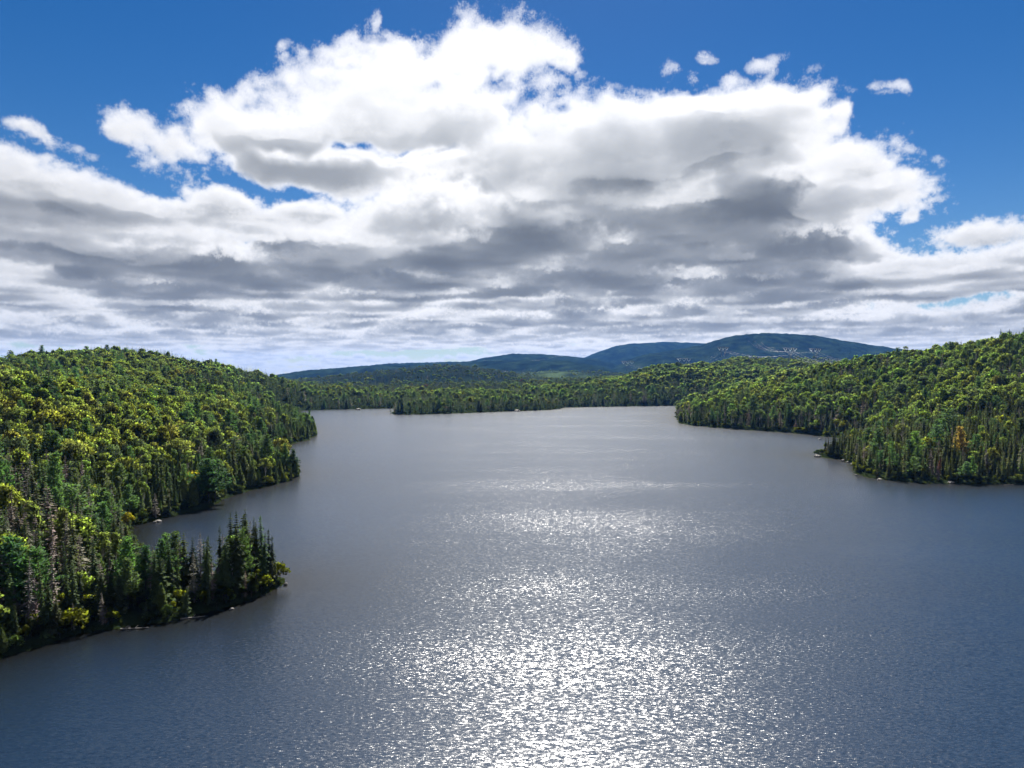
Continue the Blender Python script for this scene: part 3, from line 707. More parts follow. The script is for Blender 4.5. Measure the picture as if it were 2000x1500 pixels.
# ---------------------------------------------------------------- where the trees stand
KINDS=['spruce_tree','dead_spruce','cedar_tree','pine_tree','maple_tree','birch_tree','shoreline_shrub']
def scatter():
    rg=np.random.default_rng(5); P=[]
    for r0,r1,sp in ((70,240,3.3),(240,600,4.0),(600,1250,5.9),(1250,2000,8.5),(2000,3400,12.5)):
        n=int(r1*1.15/sp); gx,gy=np.meshgrid(np.arange(-n,n)*sp,np.arange(0,int(r1*1.15/sp))*sp)
        x=(gx+(rg.random(gx.shape)-.5)*sp*.95).ravel(); y=(gy+(rg.random(gx.shape)-.5)*sp*.95).ravel()
        r=np.hypot(x,y); X=1000+FPX*x/np.maximum(y,1)
        k=(r>=r0)&(r<r1)&(X>-260-30000/np.maximum(r,60))&(X<2260+30000/np.maximum(r,60))&(y>20)
        x=x[k];y=y[k]; P.append(np.stack([x,y,np.full(x.size,sp)],1))
    P=np.concatenate(P); x,y,sp=P.T; sd=shore_dist(x,y); k=sd>.5
    # extra growth crowding the waterline
    x,y,sp,sd=x[k],y[k],sp[k],sd[k]
    sx=[];sy=[]
    nr=(y<228)&(1000+FPX*x/np.maximum(y,1)<600); m=((sd<7)&(np.hypot(x,y)<700))|(nr&(sd<20))
    for _ in range(4):
        ax=x[m]+rg.standard_normal(m.sum())*2.2; ay=y[m]+rg.standard_normal(m.sum())*2.2; sx.append(ax); sy.append(ay)
    sx=np.concatenate(sx); sy=np.concatenate(sy); s2=shore_dist(sx,sy); k=(s2>.25)&((s2<4.5)|((sy<228)&(sx<0)&(s2<22))); sx=sx[k]; sy=sy[k]; s2=s2[k]
    n0=x.size; x=np.concatenate([x,sx]); y=np.concatenate([y,sy]); sd=np.concatenate([sd,s2]); sp=np.concatenate([sp,np.full(sx.size,3.)])
    shrub=np.arange(x.size)>=n0
    z=relief(x,y,sd); r=np.hypot(x,y); X=1000+FPX*x/np.maximum(y,1)
    base=HORIZ+FPX*(CAMH-z)/y
    N=x.size; nz=noise2(x/38.,y/38.,41,3); nf=noise2(x/150.,y/150.,43,3); nn=noise2(x/13.,y/13.,47,2)
    near=(X<600)&(y<228)
    left=(X<760)&(y<640)&~near
    spit=(X>1560)&(y<470)
    prom=(X>1300)&(y>=470)&(y<1050)
    far=~(near|left|spit|prom)
    W=np.zeros((N,7))
    def setw(mask,w): W[mask]=w
    setw(far,(.42,.05,0,.04,.27,.22,0)); 
    conif=np.clip((nf-.46)*6+.3,0,1)[:,None]; 
    W=np.where(far[:,None],np.array((.8,.05,0,.06,.05,.04,0))*conif+np.array((.16,.02,0,.02,.5,.30,0))*(1-conif),W)
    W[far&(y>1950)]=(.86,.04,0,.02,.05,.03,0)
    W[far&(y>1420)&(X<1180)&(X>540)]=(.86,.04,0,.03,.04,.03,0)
    W[far&(sd<120)&(X>560)&(X<1330)]=(.66,.07,0,.05,.10,.12,0)
    W[far&(sd<45)]=(.72,.10,.06,.05,.02,.05,0)
    inl=np.clip((sd-20)/34,0,1)[:,None]
    c2=np.clip((nz-.5)*7+.25,0,1)[:,None]
    lw=(1-inl)*np.array((.38,.07,.40,.07,.03,.05,0))+inl*(c2*np.array((.42,.05,.22,.10,.12,.09,0))+(1-c2)*np.array((.07,.02,.04,.03,.58,.26,0)))
    W=np.where(left[:,None],lw,W)
    hl=np.clip((y-430)/140,0,1)[:,None]*inl
    t=np.clip((X-60)/260,0,1)[:,None]
    nw=np.where(X[:,None]<300,np.array((.34,.42,.09,.06,.05,.04,0)),np.array((.64,.20,.06,.07,0,.03,0)))
    W=np.where(near[:,None],nw,W); W[near&(X>190)&(X<=430)]=(.48,.30,.10,.10,0,.02,0); W[near&(X>430)]=(.80,.13,.02,.03,0,.02,0)
    W[near&(X<300)&(sd<9)]=(.40,.22,.18,.16,0,.04,0)
    pw=(1-inl)*np.array((.42,.28,.05,.03,.06,.16,0))+inl*(c2*np.array((.50,.16,.02,.07,.15,.10,0))+(1-c2)*np.array((.07,.05,0,.02,.56,.30,0)))
    W=np.where(prom[:,None],pw,W)
    W=np.where(spit[:,None],np.array((.84,.07,0,.05,.02,.02,0)),W)
    W[spit&(y>430)&(nz>.5)]=(.45,.08,0,.08,.25,.14,0)
    cs=np.cumsum(W,1); u=rg.random(N)*cs[:,-1]; kind=(u[:,None]>cs).sum(1); kind=np.clip(kind,0,6); kind[shrub]=6
    # heights
    H=np.array([13.,12.5,9.5,15.,12.,12.5,2.6])[kind]*(1+.21*rg.standard_normal(N)).clip(.55,1.55)
    H*=np.where(near,np.where(X>430,1.0,.98),1)
    H*=np.where(near&(X>170)&(X<=430),.84,1)
    H*=np.where((X>540)&(X<1250)&(y>900),.84,1)
    H*=np.where(spit,.86,1); H*=np.where(left,.94,1)
    H*=np.where(far&(y>800),1.1,1); H*=np.where(prom,1.08,1)
    H=np.where((sd<2.2)&(kind!=6),H*.62,H); H*=np.where((sd<60)&(kind!=6)&~far,np.clip(.72+sd/30.,.72,1),1)
    H=np.where(near&(X>440)&(kind==0)&(sd>2.5),np.maximum(H,12.5+3*rg.random(N)),H)
    wid=np.array([.92,1.,1.,.8,.80,.95,1.])[kind]*(1+.28*rg.standard_normal(N)).clip(.62,1.6)
    wid*=np.where(spit&(kind==0),.85,1.)
    wid*=np.where((y>1250)&(kind>=4),1.3,1)*np.where(y>2000,1.25,1)
    H*=np.where((clearing(x,y)>.25),.35,1)
    # colours
    base_c=np.array([(.044,.062,.027),(.125,.110,.094),(.055,.075,.025),(.050,.084,.033),(.155,.195,.052),(.140,.190,.068),(.07,.09,.03)])
    C=base_c[kind]*(1+.22*rg.standard_normal((N,1))).clip(.5,1.6)*(1+.07*rg.standard_normal((N,3))).clip(.7,1.3)
    s0=kind==0; C[s0]*=(1+.30*rg.standard_normal((s0.sum(),1))).clip(.5,2.)*np.where(spit[s0],1.,0)[:,None]*np.array((1.35,1.12,.95))+np.where(spit[s0],0.,1.)[:,None]
    C[(y>1950)|((y>1420)&(X<1180)&(X>540))]*=.6  # cloud shadow over the far stands, put into their tint
    bl=(kind==4)|(kind==5); st=(noise2(x/70.,y/70.,61,2)-.5); C[bl]*=(1+st[bl,None]*np.array((.75,.6,.4)))
    bq=(kind==4)|(kind==5); mq=C[bq].mean(1,keepdims=True); C[bq]*=(.155/mq)**.5*1.05
    hue=np.zeros(N,int)   # 0 usual 1 golden 2 red 3 pale
    br=(kind==4)|(kind==5)
    g=br&((rg.random(N)<.02)|((nn>.72)&(rg.random(N)<.15)&left)); C[g]=np.array((.22,.23,.04))*(.7+.5*rg.random((g.sum(),1))); hue[g]=1
    rd=br&~g&(rg.random(N)<.0014); C[rd]=np.array((.14,.045,.02)); hue[rd]=2
    pl=br&~g&~rd&(rg.random(N)<.10); C[pl]=np.array((.10,.13,.075)); hue[pl]=3
    sb=(kind==6)&(rg.random(N)<.22); C[sb]=np.array((.17,.18,.022)); hue[sb]=1
    yl=br&(hue==0)&(y<470); C[yl]*=np.array((1.15,1.05,.9))
    return dict(x=x,y=y,z=z,sd=sd,X=X,kind=kind,H=H,wid=wid,C=C,hue=hue,near=near,left=left,spit=spit,prom=prom,far=far,
                var=rg.integers(0,99,N),rot=rg.random(N)*2*math.pi,lean=rg.standard_normal((N,2))*.035,r=r)
TR=scatter(); print('trees',TR['x'].size,time.time()-T0)
# ---------------------------------------------------------------- trees the photograph singles out
def special(X,Y,kind,H,color=None,hue=0,wid=1.,var=0,label=None):
    gx,gy=ground_at(X,Y); return dict(x=gx,y=gy,kind=KINDS.index(kind),H=H,C=color,hue=hue,wid=wid,var=var,label=label)
def on_slope(X,d,kind,H,color=None,hue=0,wid=1.,var=0,label=None):
    return dict(x=(X-1000)/FPX*d,y=float(d),kind=KINDS.index(kind),H=H,C=color,hue=hue,wid=wid,var=var,label=label)
SPECIAL=[
 on_slope(1877,345,'pine_tree',19,(.21,.14,.04),1,.7,1,'golden orange pine standing over the dark spruces of the eastern spit'),
 on_slope(1430,800,'maple_tree',11,(.30,.03,.015),2,.7,0,'scarlet maple on the wooded promontory, the reddest tree there'),
 on_slope(1838,330,'cedar_tree',7,(.16,.06,.03),2,.8,1,'small rusty brown cedar among yellow shrubs at the spit waterline'),
 special(1720,925,'pine_tree',9.5,(.05,.11,.04),0,1.,2,'bushy bright green pine behind yellow shrubs at the spit corner'),
 on_slope(1790,350,'pine_tree',17,(.09,.15,.04),0,.75,0,'tall fresh green pine with layered boughs rising from the spit spruces'),
 on_slope(1716,362,'pine_tree',19,(.06,.10,.045),0,.75,1,'blue green pine topping the outer end of the eastern spit'),
 special(573,931,'pine_tree',12.5,(.022,.04,.02),0,.75,1,'dark open pine standing alone at the very tip of the cove headland'),
 special(579,931,'cedar_tree',7.5,None,0,1.1,0,'low dark cedar at the foot of the lone tip pine'),
 special(247,1190,'pine_tree',13.5,(.06,.12,.035),0,.75,1,'bright green conical pine near the front bank of the nearest point'),
 special(72,1225,'pine_tree',14,(.05,.10,.035),0,.85,2,'broad green pine with layered boughs above the nearest bank'),
 special(20,1230,'pine_tree',16,(.035,.08,.035),0,.95,0,'large blue green pine crowding the near end of the nearest bank'),
 special(318,1180,'pine_tree',12.5,(.035,.07,.03),0,.8,0,'dark green pine with a feathery top, mid way along the nearest point'),
 special(285,1180,'pine_tree',11,(.03,.065,.028),0,.75,1,'shaded green pine just inland of the feathery pine on the nearest point'),
 special(547,1139,'shoreline_shrub',4.2,(.20,.22,.02),1,1.,0,'brightest yellow green shrub at the outermost tip of the nearest point'),
 special(516,1158,'shoreline_shrub',3.4,(.18,.20,.02),1,1.,1,'yellow green shrub on the nearest point beside the tip bush'),
 on_slope(90,322,'pine_tree',19,(.022,.045,.02),0,1.1,0,'tall dark pine standing above the golden maples of the west ridge'),
 on_slope(215,350,'pine_tree',13,(.022,.045,.02),0,1.,1,'dark pine on the crest behind the bright maples of the west ridge'),
 on_slope(375,345,'pine_tree',17,(.024,.05,.022),0,1.,1,'dark layered pine among bright maples on the west slope'),
 on_slope(355,370,'pine_tree',14,(.04,.075,.03),0,1.,2,'grey green pine beside the dark layered pine on the west slope'),
 on_slope(437,262,'pine_tree',17,(.03,.065,.026),0,1.15,0,'large spreading pine above the cedars of the cove headland'),
 on_slope(458,268,'pine_tree',16,(.035,.07,.028),0,1.1,2,'spreading green pine just lakeward of the large headland pine'),
 on_slope(30,240,'maple_tree',11,(.26,.20,.02),1,1.,0,'golden yellow maple low on the west slope behind the grey dead spruces'),
 on_slope(328,215,'maple_tree',6.5,(.27,.22,.02),1,1.,1,'small golden maple between dark cedars above the cove'),
 on_slope(372,270,'maple_tree',9,(.24,.20,.02),1,1.2,2,'yellow maple with an orange flush above the cove headland'),
 on_slope(312,262,'maple_tree',7,(.14,.05,.025),2,1.2,3,'dull red maple among the green crowns above the cove'),
 on_slope(4,195,'maple_tree',9,(.30,.05,.02),2,.8,3,'red maple at the near edge of the west slope beside grey dead spruces'),
 on_slope(1962,420,'maple_tree',11,(.20,.20,.02),1,1.,0,'yellow green maple above the dark spruces at the east end of the spit'),
 on_slope(1830,560,'maple_tree',9,(.22,.05,.03),2,.9,1,'brick red maple high on the eastern hillside'),
 on_slope(1655,640,'maple_tree',11,(.19,.18,.02),1,1.1,2,'golden green maple above the dark shore of the promontory'),
 special(1613,889,'spruce_tree',8.5,(.014,.022,.012),0,.7,3,'thin black spruce beside the bare islet rock at the spit end'),
 special(1617,889,'spruce_tree',6.5,(.014,.022,.012),0,.6,4,'shorter thin black spruce just inland of the islet rock'),
 special(1606,891,'shoreline_shrub',2.6,(.03,.04,.015),0,1.,0,'dark low shrub on the rocky end of the eastern spit'),
 on_slope(608,465,'spruce_tree',17,(.014,.024,.012),0,.85,0,'tall black spruce on the far western headland tip'),
 on_slope(583,470,'spruce_tree',15,(.014,.024,.012),0,.8,1,'tall narrow spruce inland of the far western headland tip'),
 on_slope(597,468,'spruce_tree',13,(.014,.024,.012),0,.8,2,'middling narrow spruce between the two tall ones on the far western headland'),
]
for X,H in ((532,11.5),(525,13.0),(500,15.5),(487,14.),(481,17.),(462,17.5),(451,16.5),(430,15.5),(436,13),(408,12),(392,13.5),(378,12),(359,14),(352,12)):
    k='dead_spruce' if X in (487,436,392,352) else 'spruce_tree'; Y=1150+(500-X)*.13 if X<500 else 1146
    SPECIAL.append(special(X,Y-3,k,H*(.86+.16*((X*7)%10)/10),(.10,.09,.08) if k[0]=='d' else (.018+.012*(X%3),.03+.012*(X%3),.016),0,.75+.5*((X*3)%10)/10,X%6,None))
def add_special(T):
    n=len(SPECIAL)
    x=np.array([s['x'] for s in SPECIAL]); y=np.array([s['y'] for s in SPECIAL]); sd=shore_dist(x,y)
    # any that would stand in the lake step inland
    for _ in range(40):
        low=sd<1.0
        if not low.any(): break
        e=2.5; gx=shore_dist(x[low]+e,y[low])-shore_dist(x[low]-e,y[low]); gy=shore_dist(x[low],y[low]+e)-shore_dist(x[low],y[low]-e)
        gl=np.hypot(gx,gy)+1e-6; x[low]+=gx/gl*.8; y[low]+=gy/gl*.8; sd=shore_dist(x,y)
    z=relief(x,y,sd)
    # clear room round them
    keep=np.ones(T['x'].size,bool)
    for a,b in zip(x,y): keep&=(T['x']-a)**2+(T['y']-b)**2>(1.1+math.hypot(a,b)*.0035)**2
    for k in list(T): T[k]=T[k][keep]
    rg=np.random.default_rng(77); X=1000+FPX*x/y
    base_c=np.array([(.044,.062,.027),(.125,.110,.094),(.055,.075,.025),(.050,.084,.033),(.155,.195,.052),(.140,.190,.068),(.07,.09,.03)])
    near=(X<600)&(y<228); spit=(X>1560)&(y<470); left=(X<760)&(y<640)&~near; prom=(X>1300)&(y>=470)&(y<1050)
    new=dict(x=x,y=y,z=np.maximum(z,.1),sd=sd,X=X,kind=np.array([s['kind'] for s in SPECIAL]),H=np.array([s['H'] for s in SPECIAL],float),wid=np.array([s['wid'] for s in SPECIAL],float),
        C=np.array([s['C'] if s['C'] else base_c[s['kind']] for s in SPECIAL]),hue=np.array([s['hue'] for s in SPECIAL]),near=near,left=left,spit=spit,prom=prom,far=~(near|left|spit|prom),
        var=np.array([s['var'] for s in SPECIAL]),rot=rg.random(n)*6.28,lean=rg.standard_normal((n,2))*.01,r=np.hypot(x,y))
    for k in T: T[k]=np.concatenate([new[k],T[k]])
add_special(TR)
# ---------------------------------------------------------------- which trees show largest
def shown(T,w=1000,h=750):
    """pixels of each tree left uncovered by nearer trees, in a half-size picture"""
    x,y,z,H=T['x'],T['y'],T['z'],T['H']; half=np.array([.11,.10,.17,.24,.36,.26,.55])[T['kind']]*H*T['wid']
    f=FPX*w/2000; cx=w/2+f*x/y; yb=HORIZ*h/1500+f*(CAMH-z)/y; yt=HORIZ*h/1500+f*(CAMH-z-H)/y; hw=f*half/y
    free=np.ones((h,w),bool); vis=np.zeros(x.size)
    idx=np.argsort(y)
    # ground sheet hides what lies behind its crests
    for i in idx:
        if y[i]>1150: break
        a=int(cx[i]-hw[i]*.7); b=int(math.ceil(cx[i]+hw[i]*.7)); t=int(yt[i]+(yb[i]-yt[i])*.12); u=int(math.ceil(yb[i]))
        a=max(a,0); b=min(b,w); t=max(t,0); u=min(u,h)
        if a>=b or t>=u: continue
        s=free[t:u,a:b]; vis[i]=s.sum(); s[:]=False
    return vis
VIS=shown(TR); print('shown',time.time()-T0)
LIMIT=dict(spruce_tree=296,dead_spruce=296,cedar_tree=296,pine_tree=296,maple_tree=296,birch_tree=296,shoreline_shrub=280)
chosen=np.zeros(TR['x'].size,bool)
for k,name in enumerate(KINDS):
    v=VIS*(TR['kind']==k); o=np.argsort(-v)[:LIMIT[name]]; o=o[v[o]>9]; chosen[o]=True
chosen[:len(SPECIAL)]=True
# ---------------------------------------------------------------- wording
def place_of(i):
    X,y,sd=TR['X'][i],TR['y'][i],TR['sd'][i]
    row='at the waterline' if sd<3.5 else 'just behind the waterline' if sd<9 else 'set back from the bank' if sd<22 else 'inland'
    if TR['near'][i]:
        seg='at the tip' if X>520 else 'close to the tip' if X>470 else 'a third of the way from the tip' if X>400 else 'half way along' if X>310 else 'at the neck' if X>230 else 'at the wide root' if X>110 else 'at the western end'
        return '%s %s of the nearest point'%(row,seg),'nearest point'
    if TR['left'][i]:
        if sd<26:
            if y<330: seg='cove headland tip' if X>540 else 'outer cove headland' if X>480 else 'middle cove shore' if X>400 else 'inner cove shore' if X>320 else 'head of the cove'
            else: seg='far western headland tip' if X>585 else 'far western headland' if X>540 else 'bay between the western headlands'
            return '%s at the %s'%(row,seg),'western shore'
        seg='foot' if y<250 else 'lower part' if y<290 else 'middle' if y<330 else 'upper part' if y<380 else 'back' if y<470 else 'saddle'
        side='outer end' if X<90 else 'ridge flank' if X<200 else 'centre' if X<330 else 'lakeward side' if X<430 else 'lakeward edge'
        return 'on the %s of the west slope, %s'%(seg,side),'west slope'
    if TR['spit'][i]:
        seg='rocky end' if X<1640 else 'outer corner' if X<1720 else 'front' if X<1820 else 'broad front' if X<1920 else 'eastern end'
        dep='' if y<345 else ', second rank' if y<375 else ', deep in the stand' if y<420 else ', at the back of the stand'
        return '%s on the %s of the eastern spit%s'%(row,seg,dep),'eastern spit'
    if TR['prom'][i]:
        seg='tip' if X<1380 else 'outer half' if X<1480 else 'middle' if X<1580 else 'inner half' if X<1700 else 'hillside above the spit' if X<1850 else 'eastern hillside'
        return '%s on the %s of the wooded promontory'%(row,seg),'wooded promontory'
    return '%s on the %s'%(row,'far shore' if X<1350 else 'far hillside'),'far shore'
ADJ={0:('narrow','ragged','full'),1:('spindly','ragged','bushy'),2:('slim','rounded','broad'),3:('slender','open','spreading'),4:('small-crowned','domed','wide'),5:('slim','airy','full'),6:('small','rounded','wide')}
NOUN={0:'spruce',1:'dead spruce',2:'cedar',3:'pine',4:'maple',5:'birch',6:'shrub'}
TONES={0:('black green','dark green','olive green'),1:('dark grey','grey brown','pale grey'),2:('deep green','dark green','olive'),3:('dark green','blue green','bright green'),4:('deep green','green','yellow green'),5:('dull green','soft green','light green'),6:('dark green','dull green','olive green')}
REFL=np.array([.030,.09,.036,.052,.100,.095,.15])
def wording(i):
    k=TR['kind'][i]; place,grp=place_of(i)
    H=TR['H'][i]; mean=[13,12.5,9.5,16,12,12.5,2.4][k]
    size='tall' if H>mean*1.12 else 'short' if H<mean*.8 else 'medium'
    if k==6: size='tall' if H>2.8 else 'low' if H<2.1 else 'knee-deep' if H<1 else 'medium'
    w=TR['wid'][i]; adj=ADJ[k][0 if w<.92 else 2 if w>1.08 else 1]
    L=TR['C'][i].mean(); q=np.array([.044,.110,.052,.056,.140,.135,.063])[k]
    tone=TONES[k][0 if L<q*.85 else 2 if L>q*1.15 else 1]
    if TR['hue'][i]==1: tone='golden yellow' if k!=6 else 'bright yellow green'
    if TR['hue'][i]==2: tone='red'
    if TR['hue'][i]==3: tone='pale silvery green'
    return '%s %s %s %s %s'%(size,adj,tone,NOUN[k],place),grp
# ---------------------------------------------------------------- single trees with crown and trunk
CAT={'spruce_tree':'spruce tree','dead_spruce':'dead tree','cedar_tree':'cedar tree','pine_tree':'pine tree','maple_tree':'maple tree','birch_tree':'birch tree','shoreline_shrub':'shrub'}
def plant_trees():
    ids=np.where(chosen)[0]; n=0; made=[]
    for i in ids:
        k=TR['kind'][i]; name=KINDS[k]; crown,trunk=PROTO[name][TR['var'][i]%len(PROTO[name])]
        if i<len(SPECIAL) and SPECIAL[i]['label']: lab=SPECIAL[i]['label']; grp=None; place_of(i)
        else: lab,grp=wording(i)
        root=bpy.data.objects.new(name,None); root.empty_display_size=.5; COL.objects.link(root)
        H=TR['H'][i]; root.location=(TR['x'][i],TR['y'][i],TR['z'][i]); root.scale=(H*TR['wid'][i],H*TR['wid'][i],H); root.rotation_euler=(TR['lean'][i][0],TR['lean'][i][1],TR['rot'][i])
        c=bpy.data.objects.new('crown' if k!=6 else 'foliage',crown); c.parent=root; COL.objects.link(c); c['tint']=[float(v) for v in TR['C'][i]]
        t=bpy.data.objects.new('trunk' if k!=6 else 'stems',trunk); t.parent=root; COL.objects.link(t)
        made.append((root,lab,grp or place_of(i)[1],NOUN[k],CAT[name],i))
    # trees still alike in wording are told apart by what grows beside them
    by={}; used=set()
    for m in made: by.setdefault(m[1],[]).append(m)
    xs=np.array([TR['x'][m[5]] for m in made]); ys=np.array([TR['y'][m[5]] for m in made])
    for lab,ms in by.items():
        if len(ms)>1:
            for q,m in enumerate(ms):
                i=m[5]; d=(xs-TR['x'][i])**2+(ys-TR['y'][i])**2; js=np.argsort(d)[1:9]
                for j in js:
                  o=made[int(j)]; k2=TR['kind'][o[5]]; L=TR['C'][o[5]].mean(); q_=np.array([.044,.110,.052,.056,.140,.135,.063])[k2]
                  tone=TONES[k2][0 if L<q_*.85 else 2 if L>q_*1.15 else 1]
                  dx=TR['x'][o[5]]-TR['x'][i]; dy=TR['y'][o[5]]-TR['y'][i]; side=('right of' if dx<0 else 'left of') if abs(dx)>abs(dy) else ('behind' if dy<0 else 'in front of')
                  pl=place_of(i)[0]; seg=pl
                  for cut in ('at the waterline ','just behind the waterline ','set back from the bank ','inland ',', second rank',', deep in the stand',', at the back of the stand',' of the wooded promontory'): seg=seg.replace(cut,'')
                  seg=seg.replace(' of the nearest point',' of nearest point').replace('on the ','on ').replace('at the ','at ').replace(' of the west slope',' of west slope').replace(' of the eastern spit',' of eastern spit').replace(' from the tip',' from tip').replace('above the spit','above spit')
                  head=lab[:lab.index(pl)].strip()
                  oa=ADJ[k2][0 if TR['wid'][o[5]]<.92 else 2 if TR['wid'][o[5]]>1.08 else 1]
                  ms[q]=(m[0],'%s %s, %s a %s %s %s'%(head,seg,side,oa,tone.split()[-1],NOUN[k2]))+m[2:]
                  if ms[q][1] not in used: break
                used.add(ms[q][1])
        for m in ms: 
            l=m[1].split()
            m[0]['label']=' '.join(l[:16])
    for m in made: m[0]['category']=m[4]; m[0]['group']='%s trees of the %s'%(m[3],m[2]) if m[3]!='shrub' else 'shrubs along the %s'%m[2]
    print('single trees',len(made),'labels',len({m[0]['label'] for m in made}))
plant_trees()
# ---------------------------------------------------------------- the rest of the forest
def forest(name,label,mask,parts,category):
    """one object: a point where each remaining tree stands, with a copy of a tree shape on it"""
    ids=np.where(mask)[0]
    if not ids.size: return
    src=bpy.data.collections.new(name+'_shapes')
    nodes=[]
    for i,(meshes) in enumerate(parts):
        bm_v=[];  # join crown and trunk in one mesh
        a=meshes[0]
        ob=bpy.data.objects.new('%s_shape_%02d'%(name,i),join_meshes('%s_shape'%name,[m for m in meshes if m is not None])); src.objects.link(ob)
    me=bpy.data.meshes.new(name); me.vertices.add(ids.size); me.vertices.foreach_set('co',np.stack([TR['x'][ids],TR['y'][ids],TR['z'][ids]],1).astype(F32).ravel())
    H=TR['H'][ids]; w=TR['wid'][ids]
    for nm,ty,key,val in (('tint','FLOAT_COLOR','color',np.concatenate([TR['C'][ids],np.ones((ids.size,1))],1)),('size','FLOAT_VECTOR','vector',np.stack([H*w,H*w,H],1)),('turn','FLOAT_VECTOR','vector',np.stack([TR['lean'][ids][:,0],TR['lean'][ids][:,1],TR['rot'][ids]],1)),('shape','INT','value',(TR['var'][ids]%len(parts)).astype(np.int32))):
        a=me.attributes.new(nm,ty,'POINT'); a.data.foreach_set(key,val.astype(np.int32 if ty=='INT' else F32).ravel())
    ob=link(bpy.data.objects.new(name,me)); tag(ob,label,category,kind='stuff')
    ng=bpy.data.node_groups.new(name+'_planting','GeometryNodeTree')
    ng.interface.new_socket('Geometry',in_out='INPUT',socket_type='NodeSocketGeometry'); ng.interface.new_socket('Geometry',in_out='OUTPUT',socket_type='NodeSocketGeometry')
    N=ng.nodes; L=ng.links; gi=N.new('NodeGroupInput'); go=N.new('NodeGroupOutput')
    ci=N.new('GeometryNodeCollectionInfo'); ci.inputs['Collection'].default_value=src; ci.inputs['Separate Children'].default_value=True; ci.inputs['Reset Children'].default_value=True
    ip=N.new('GeometryNodeInstanceOnPoints'); ip.inputs['Pick Instance'].default_value=True
    def att(nm,ty):
        n=N.new('GeometryNodeInputNamedAttribute'); n.data_type=ty; n.inputs['Name'].default_value=nm; return n.outputs['Attribute']
    L.new(gi.outputs[0],ip.inputs['Points']); L.new(ci.outputs[0],ip.inputs['Instance']); L.new(att('shape','INT'),ip.inputs['Instance Index'])
    e=N.new('FunctionNodeEulerToRotation'); L.new(att('turn','FLOAT_VECTOR'),e.inputs[0]); L.new(e.outputs[0],ip.inputs['Rotation']); L.new(att('size','FLOAT_VECTOR'),ip.inputs['Scale'])
    L.new(ip.outputs[0],go.inputs[0])
    md=ob.modifiers.new('planting','NODES'); md.node_group=ng
def join_meshes(name,ms):
    V=[];Fq=[];MI=[];TN=[];NR=[];mats=[];n=0
    for m in ms:
        v=np.empty(len(m.vertices)*3,F32); m.vertices.foreach_get('co',v); V.append(v.reshape(-1,3))
        l=np.empty(len(m.loops),np.int32); m.loops.foreach_get('vertex_index',l); Fq.append(l.reshape(-1,4)+n)
        mats.append(m.materials[0]); MI.append(np.full(len(m.polygons),len(mats)-1))
        t=np.full(len(m.vertices),.5,F32)
        if 'tone' in m.attributes: m.attributes['tone'].data.foreach_get('value',t)
        TN.append(t); n+=len(m.vertices)
        q=np.empty(len(m.loops)*3,F32); m.corner_normals.foreach_get('vector',q); NR.append(q.reshape(-1,3))
    me=mesh_from(name,np.concatenate(V),np.concatenate(Fq),mats,np.concatenate(MI)); a=me.attributes.new('tone','FLOAT','POINT'); a.data.foreach_set('value',np.concatenate(TN)); me.normals_split_custom_set(np.concatenate(NR).astype(float).tolist()); return me
rest=~chosen
nearby=TR['y']<760
WORD={'spruce_tree':('spruce_forest','dark spruce forest filling the slopes behind the singled-out trees'),'dead_spruce':('dead_spruce_thicket','grey dead spruces scattered through the forest on the slopes'),'cedar_tree':('cedar_thicket','dark cedars filling the stand above the shores'),
 'pine_tree':('pine_forest','scattered pines filling the wooded slopes'),'maple_tree':('maple_forest','yellow green maple forest covering the near slopes'),'birch_tree':('birch_forest','light green birches mixed through the near slopes'),'shoreline_shrub':('shoreline_undergrowth','low green shrubs lining the more distant shores')}
for k,name in enumerate(KINDS):
    forest(WORD[name][0],WORD[name][1],rest&(TR['kind']==k)&nearby,PROTO[name],'forest' if k<6 else 'undergrowth')
needle=(TR['kind']<4)
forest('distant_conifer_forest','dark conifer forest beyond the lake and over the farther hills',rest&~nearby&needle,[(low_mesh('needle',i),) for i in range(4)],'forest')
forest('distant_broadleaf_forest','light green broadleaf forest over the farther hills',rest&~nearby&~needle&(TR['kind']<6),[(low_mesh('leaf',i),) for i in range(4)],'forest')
print('forest',time.time()-T0)
# ---------------------------------------------------------------- power lines over the far hills
def plain_material(name,c,rough=.5,metal=0.,vary=.25,scale=3.):
    m,N,L=material(name); o=N.new('ShaderNodeOutputMaterial'); b=N.new('ShaderNodeBsdfPrincipled'); b.inputs['Roughness'].default_value=rough; b.inputs['Metallic'].default_value=metal
    tc=N.new('ShaderNodeNewGeometry'); n=N.new('ShaderNodeTexNoise'); n.inputs['Scale'].default_value=scale; n.inputs['Detail'].default_value=6
    L.new(tc.outputs['Position'],n.inputs[0]); r=N.new('ShaderNodeValToRGB'); e=r.color_ramp.elements
    e[0].color=(*[v*(1-vary) for v in c],1); e[1].color=(*[min(1,v*(1+vary)) for v in c],1); e[0].position=.35; e[1].position=.65
    L.new(n.outputs['Fac'],r.inputs[0]); L.new(r.outputs[0],b.inputs['Base Color']); L.new(b.outputs[0],o.inputs[0]); return m
M_STEEL=plain_material('galvanised_steel',(.05,.055,.06),.55,.3)
M_GLASS=plain_material('insulator_glass',(.85,.88,.88),.3,0.,.05)
M_WIRE=plain_material('aluminium_wire',(.5,.51,.53),.55,.3,.05)
M_ROCK=plain_material('pale_granite',(.08,.074,.066),.85,0.,.45,1.2)
M_LOG=plain_material('bleached_wood',(.12,.11,.10),.8,0.,.3,2.)
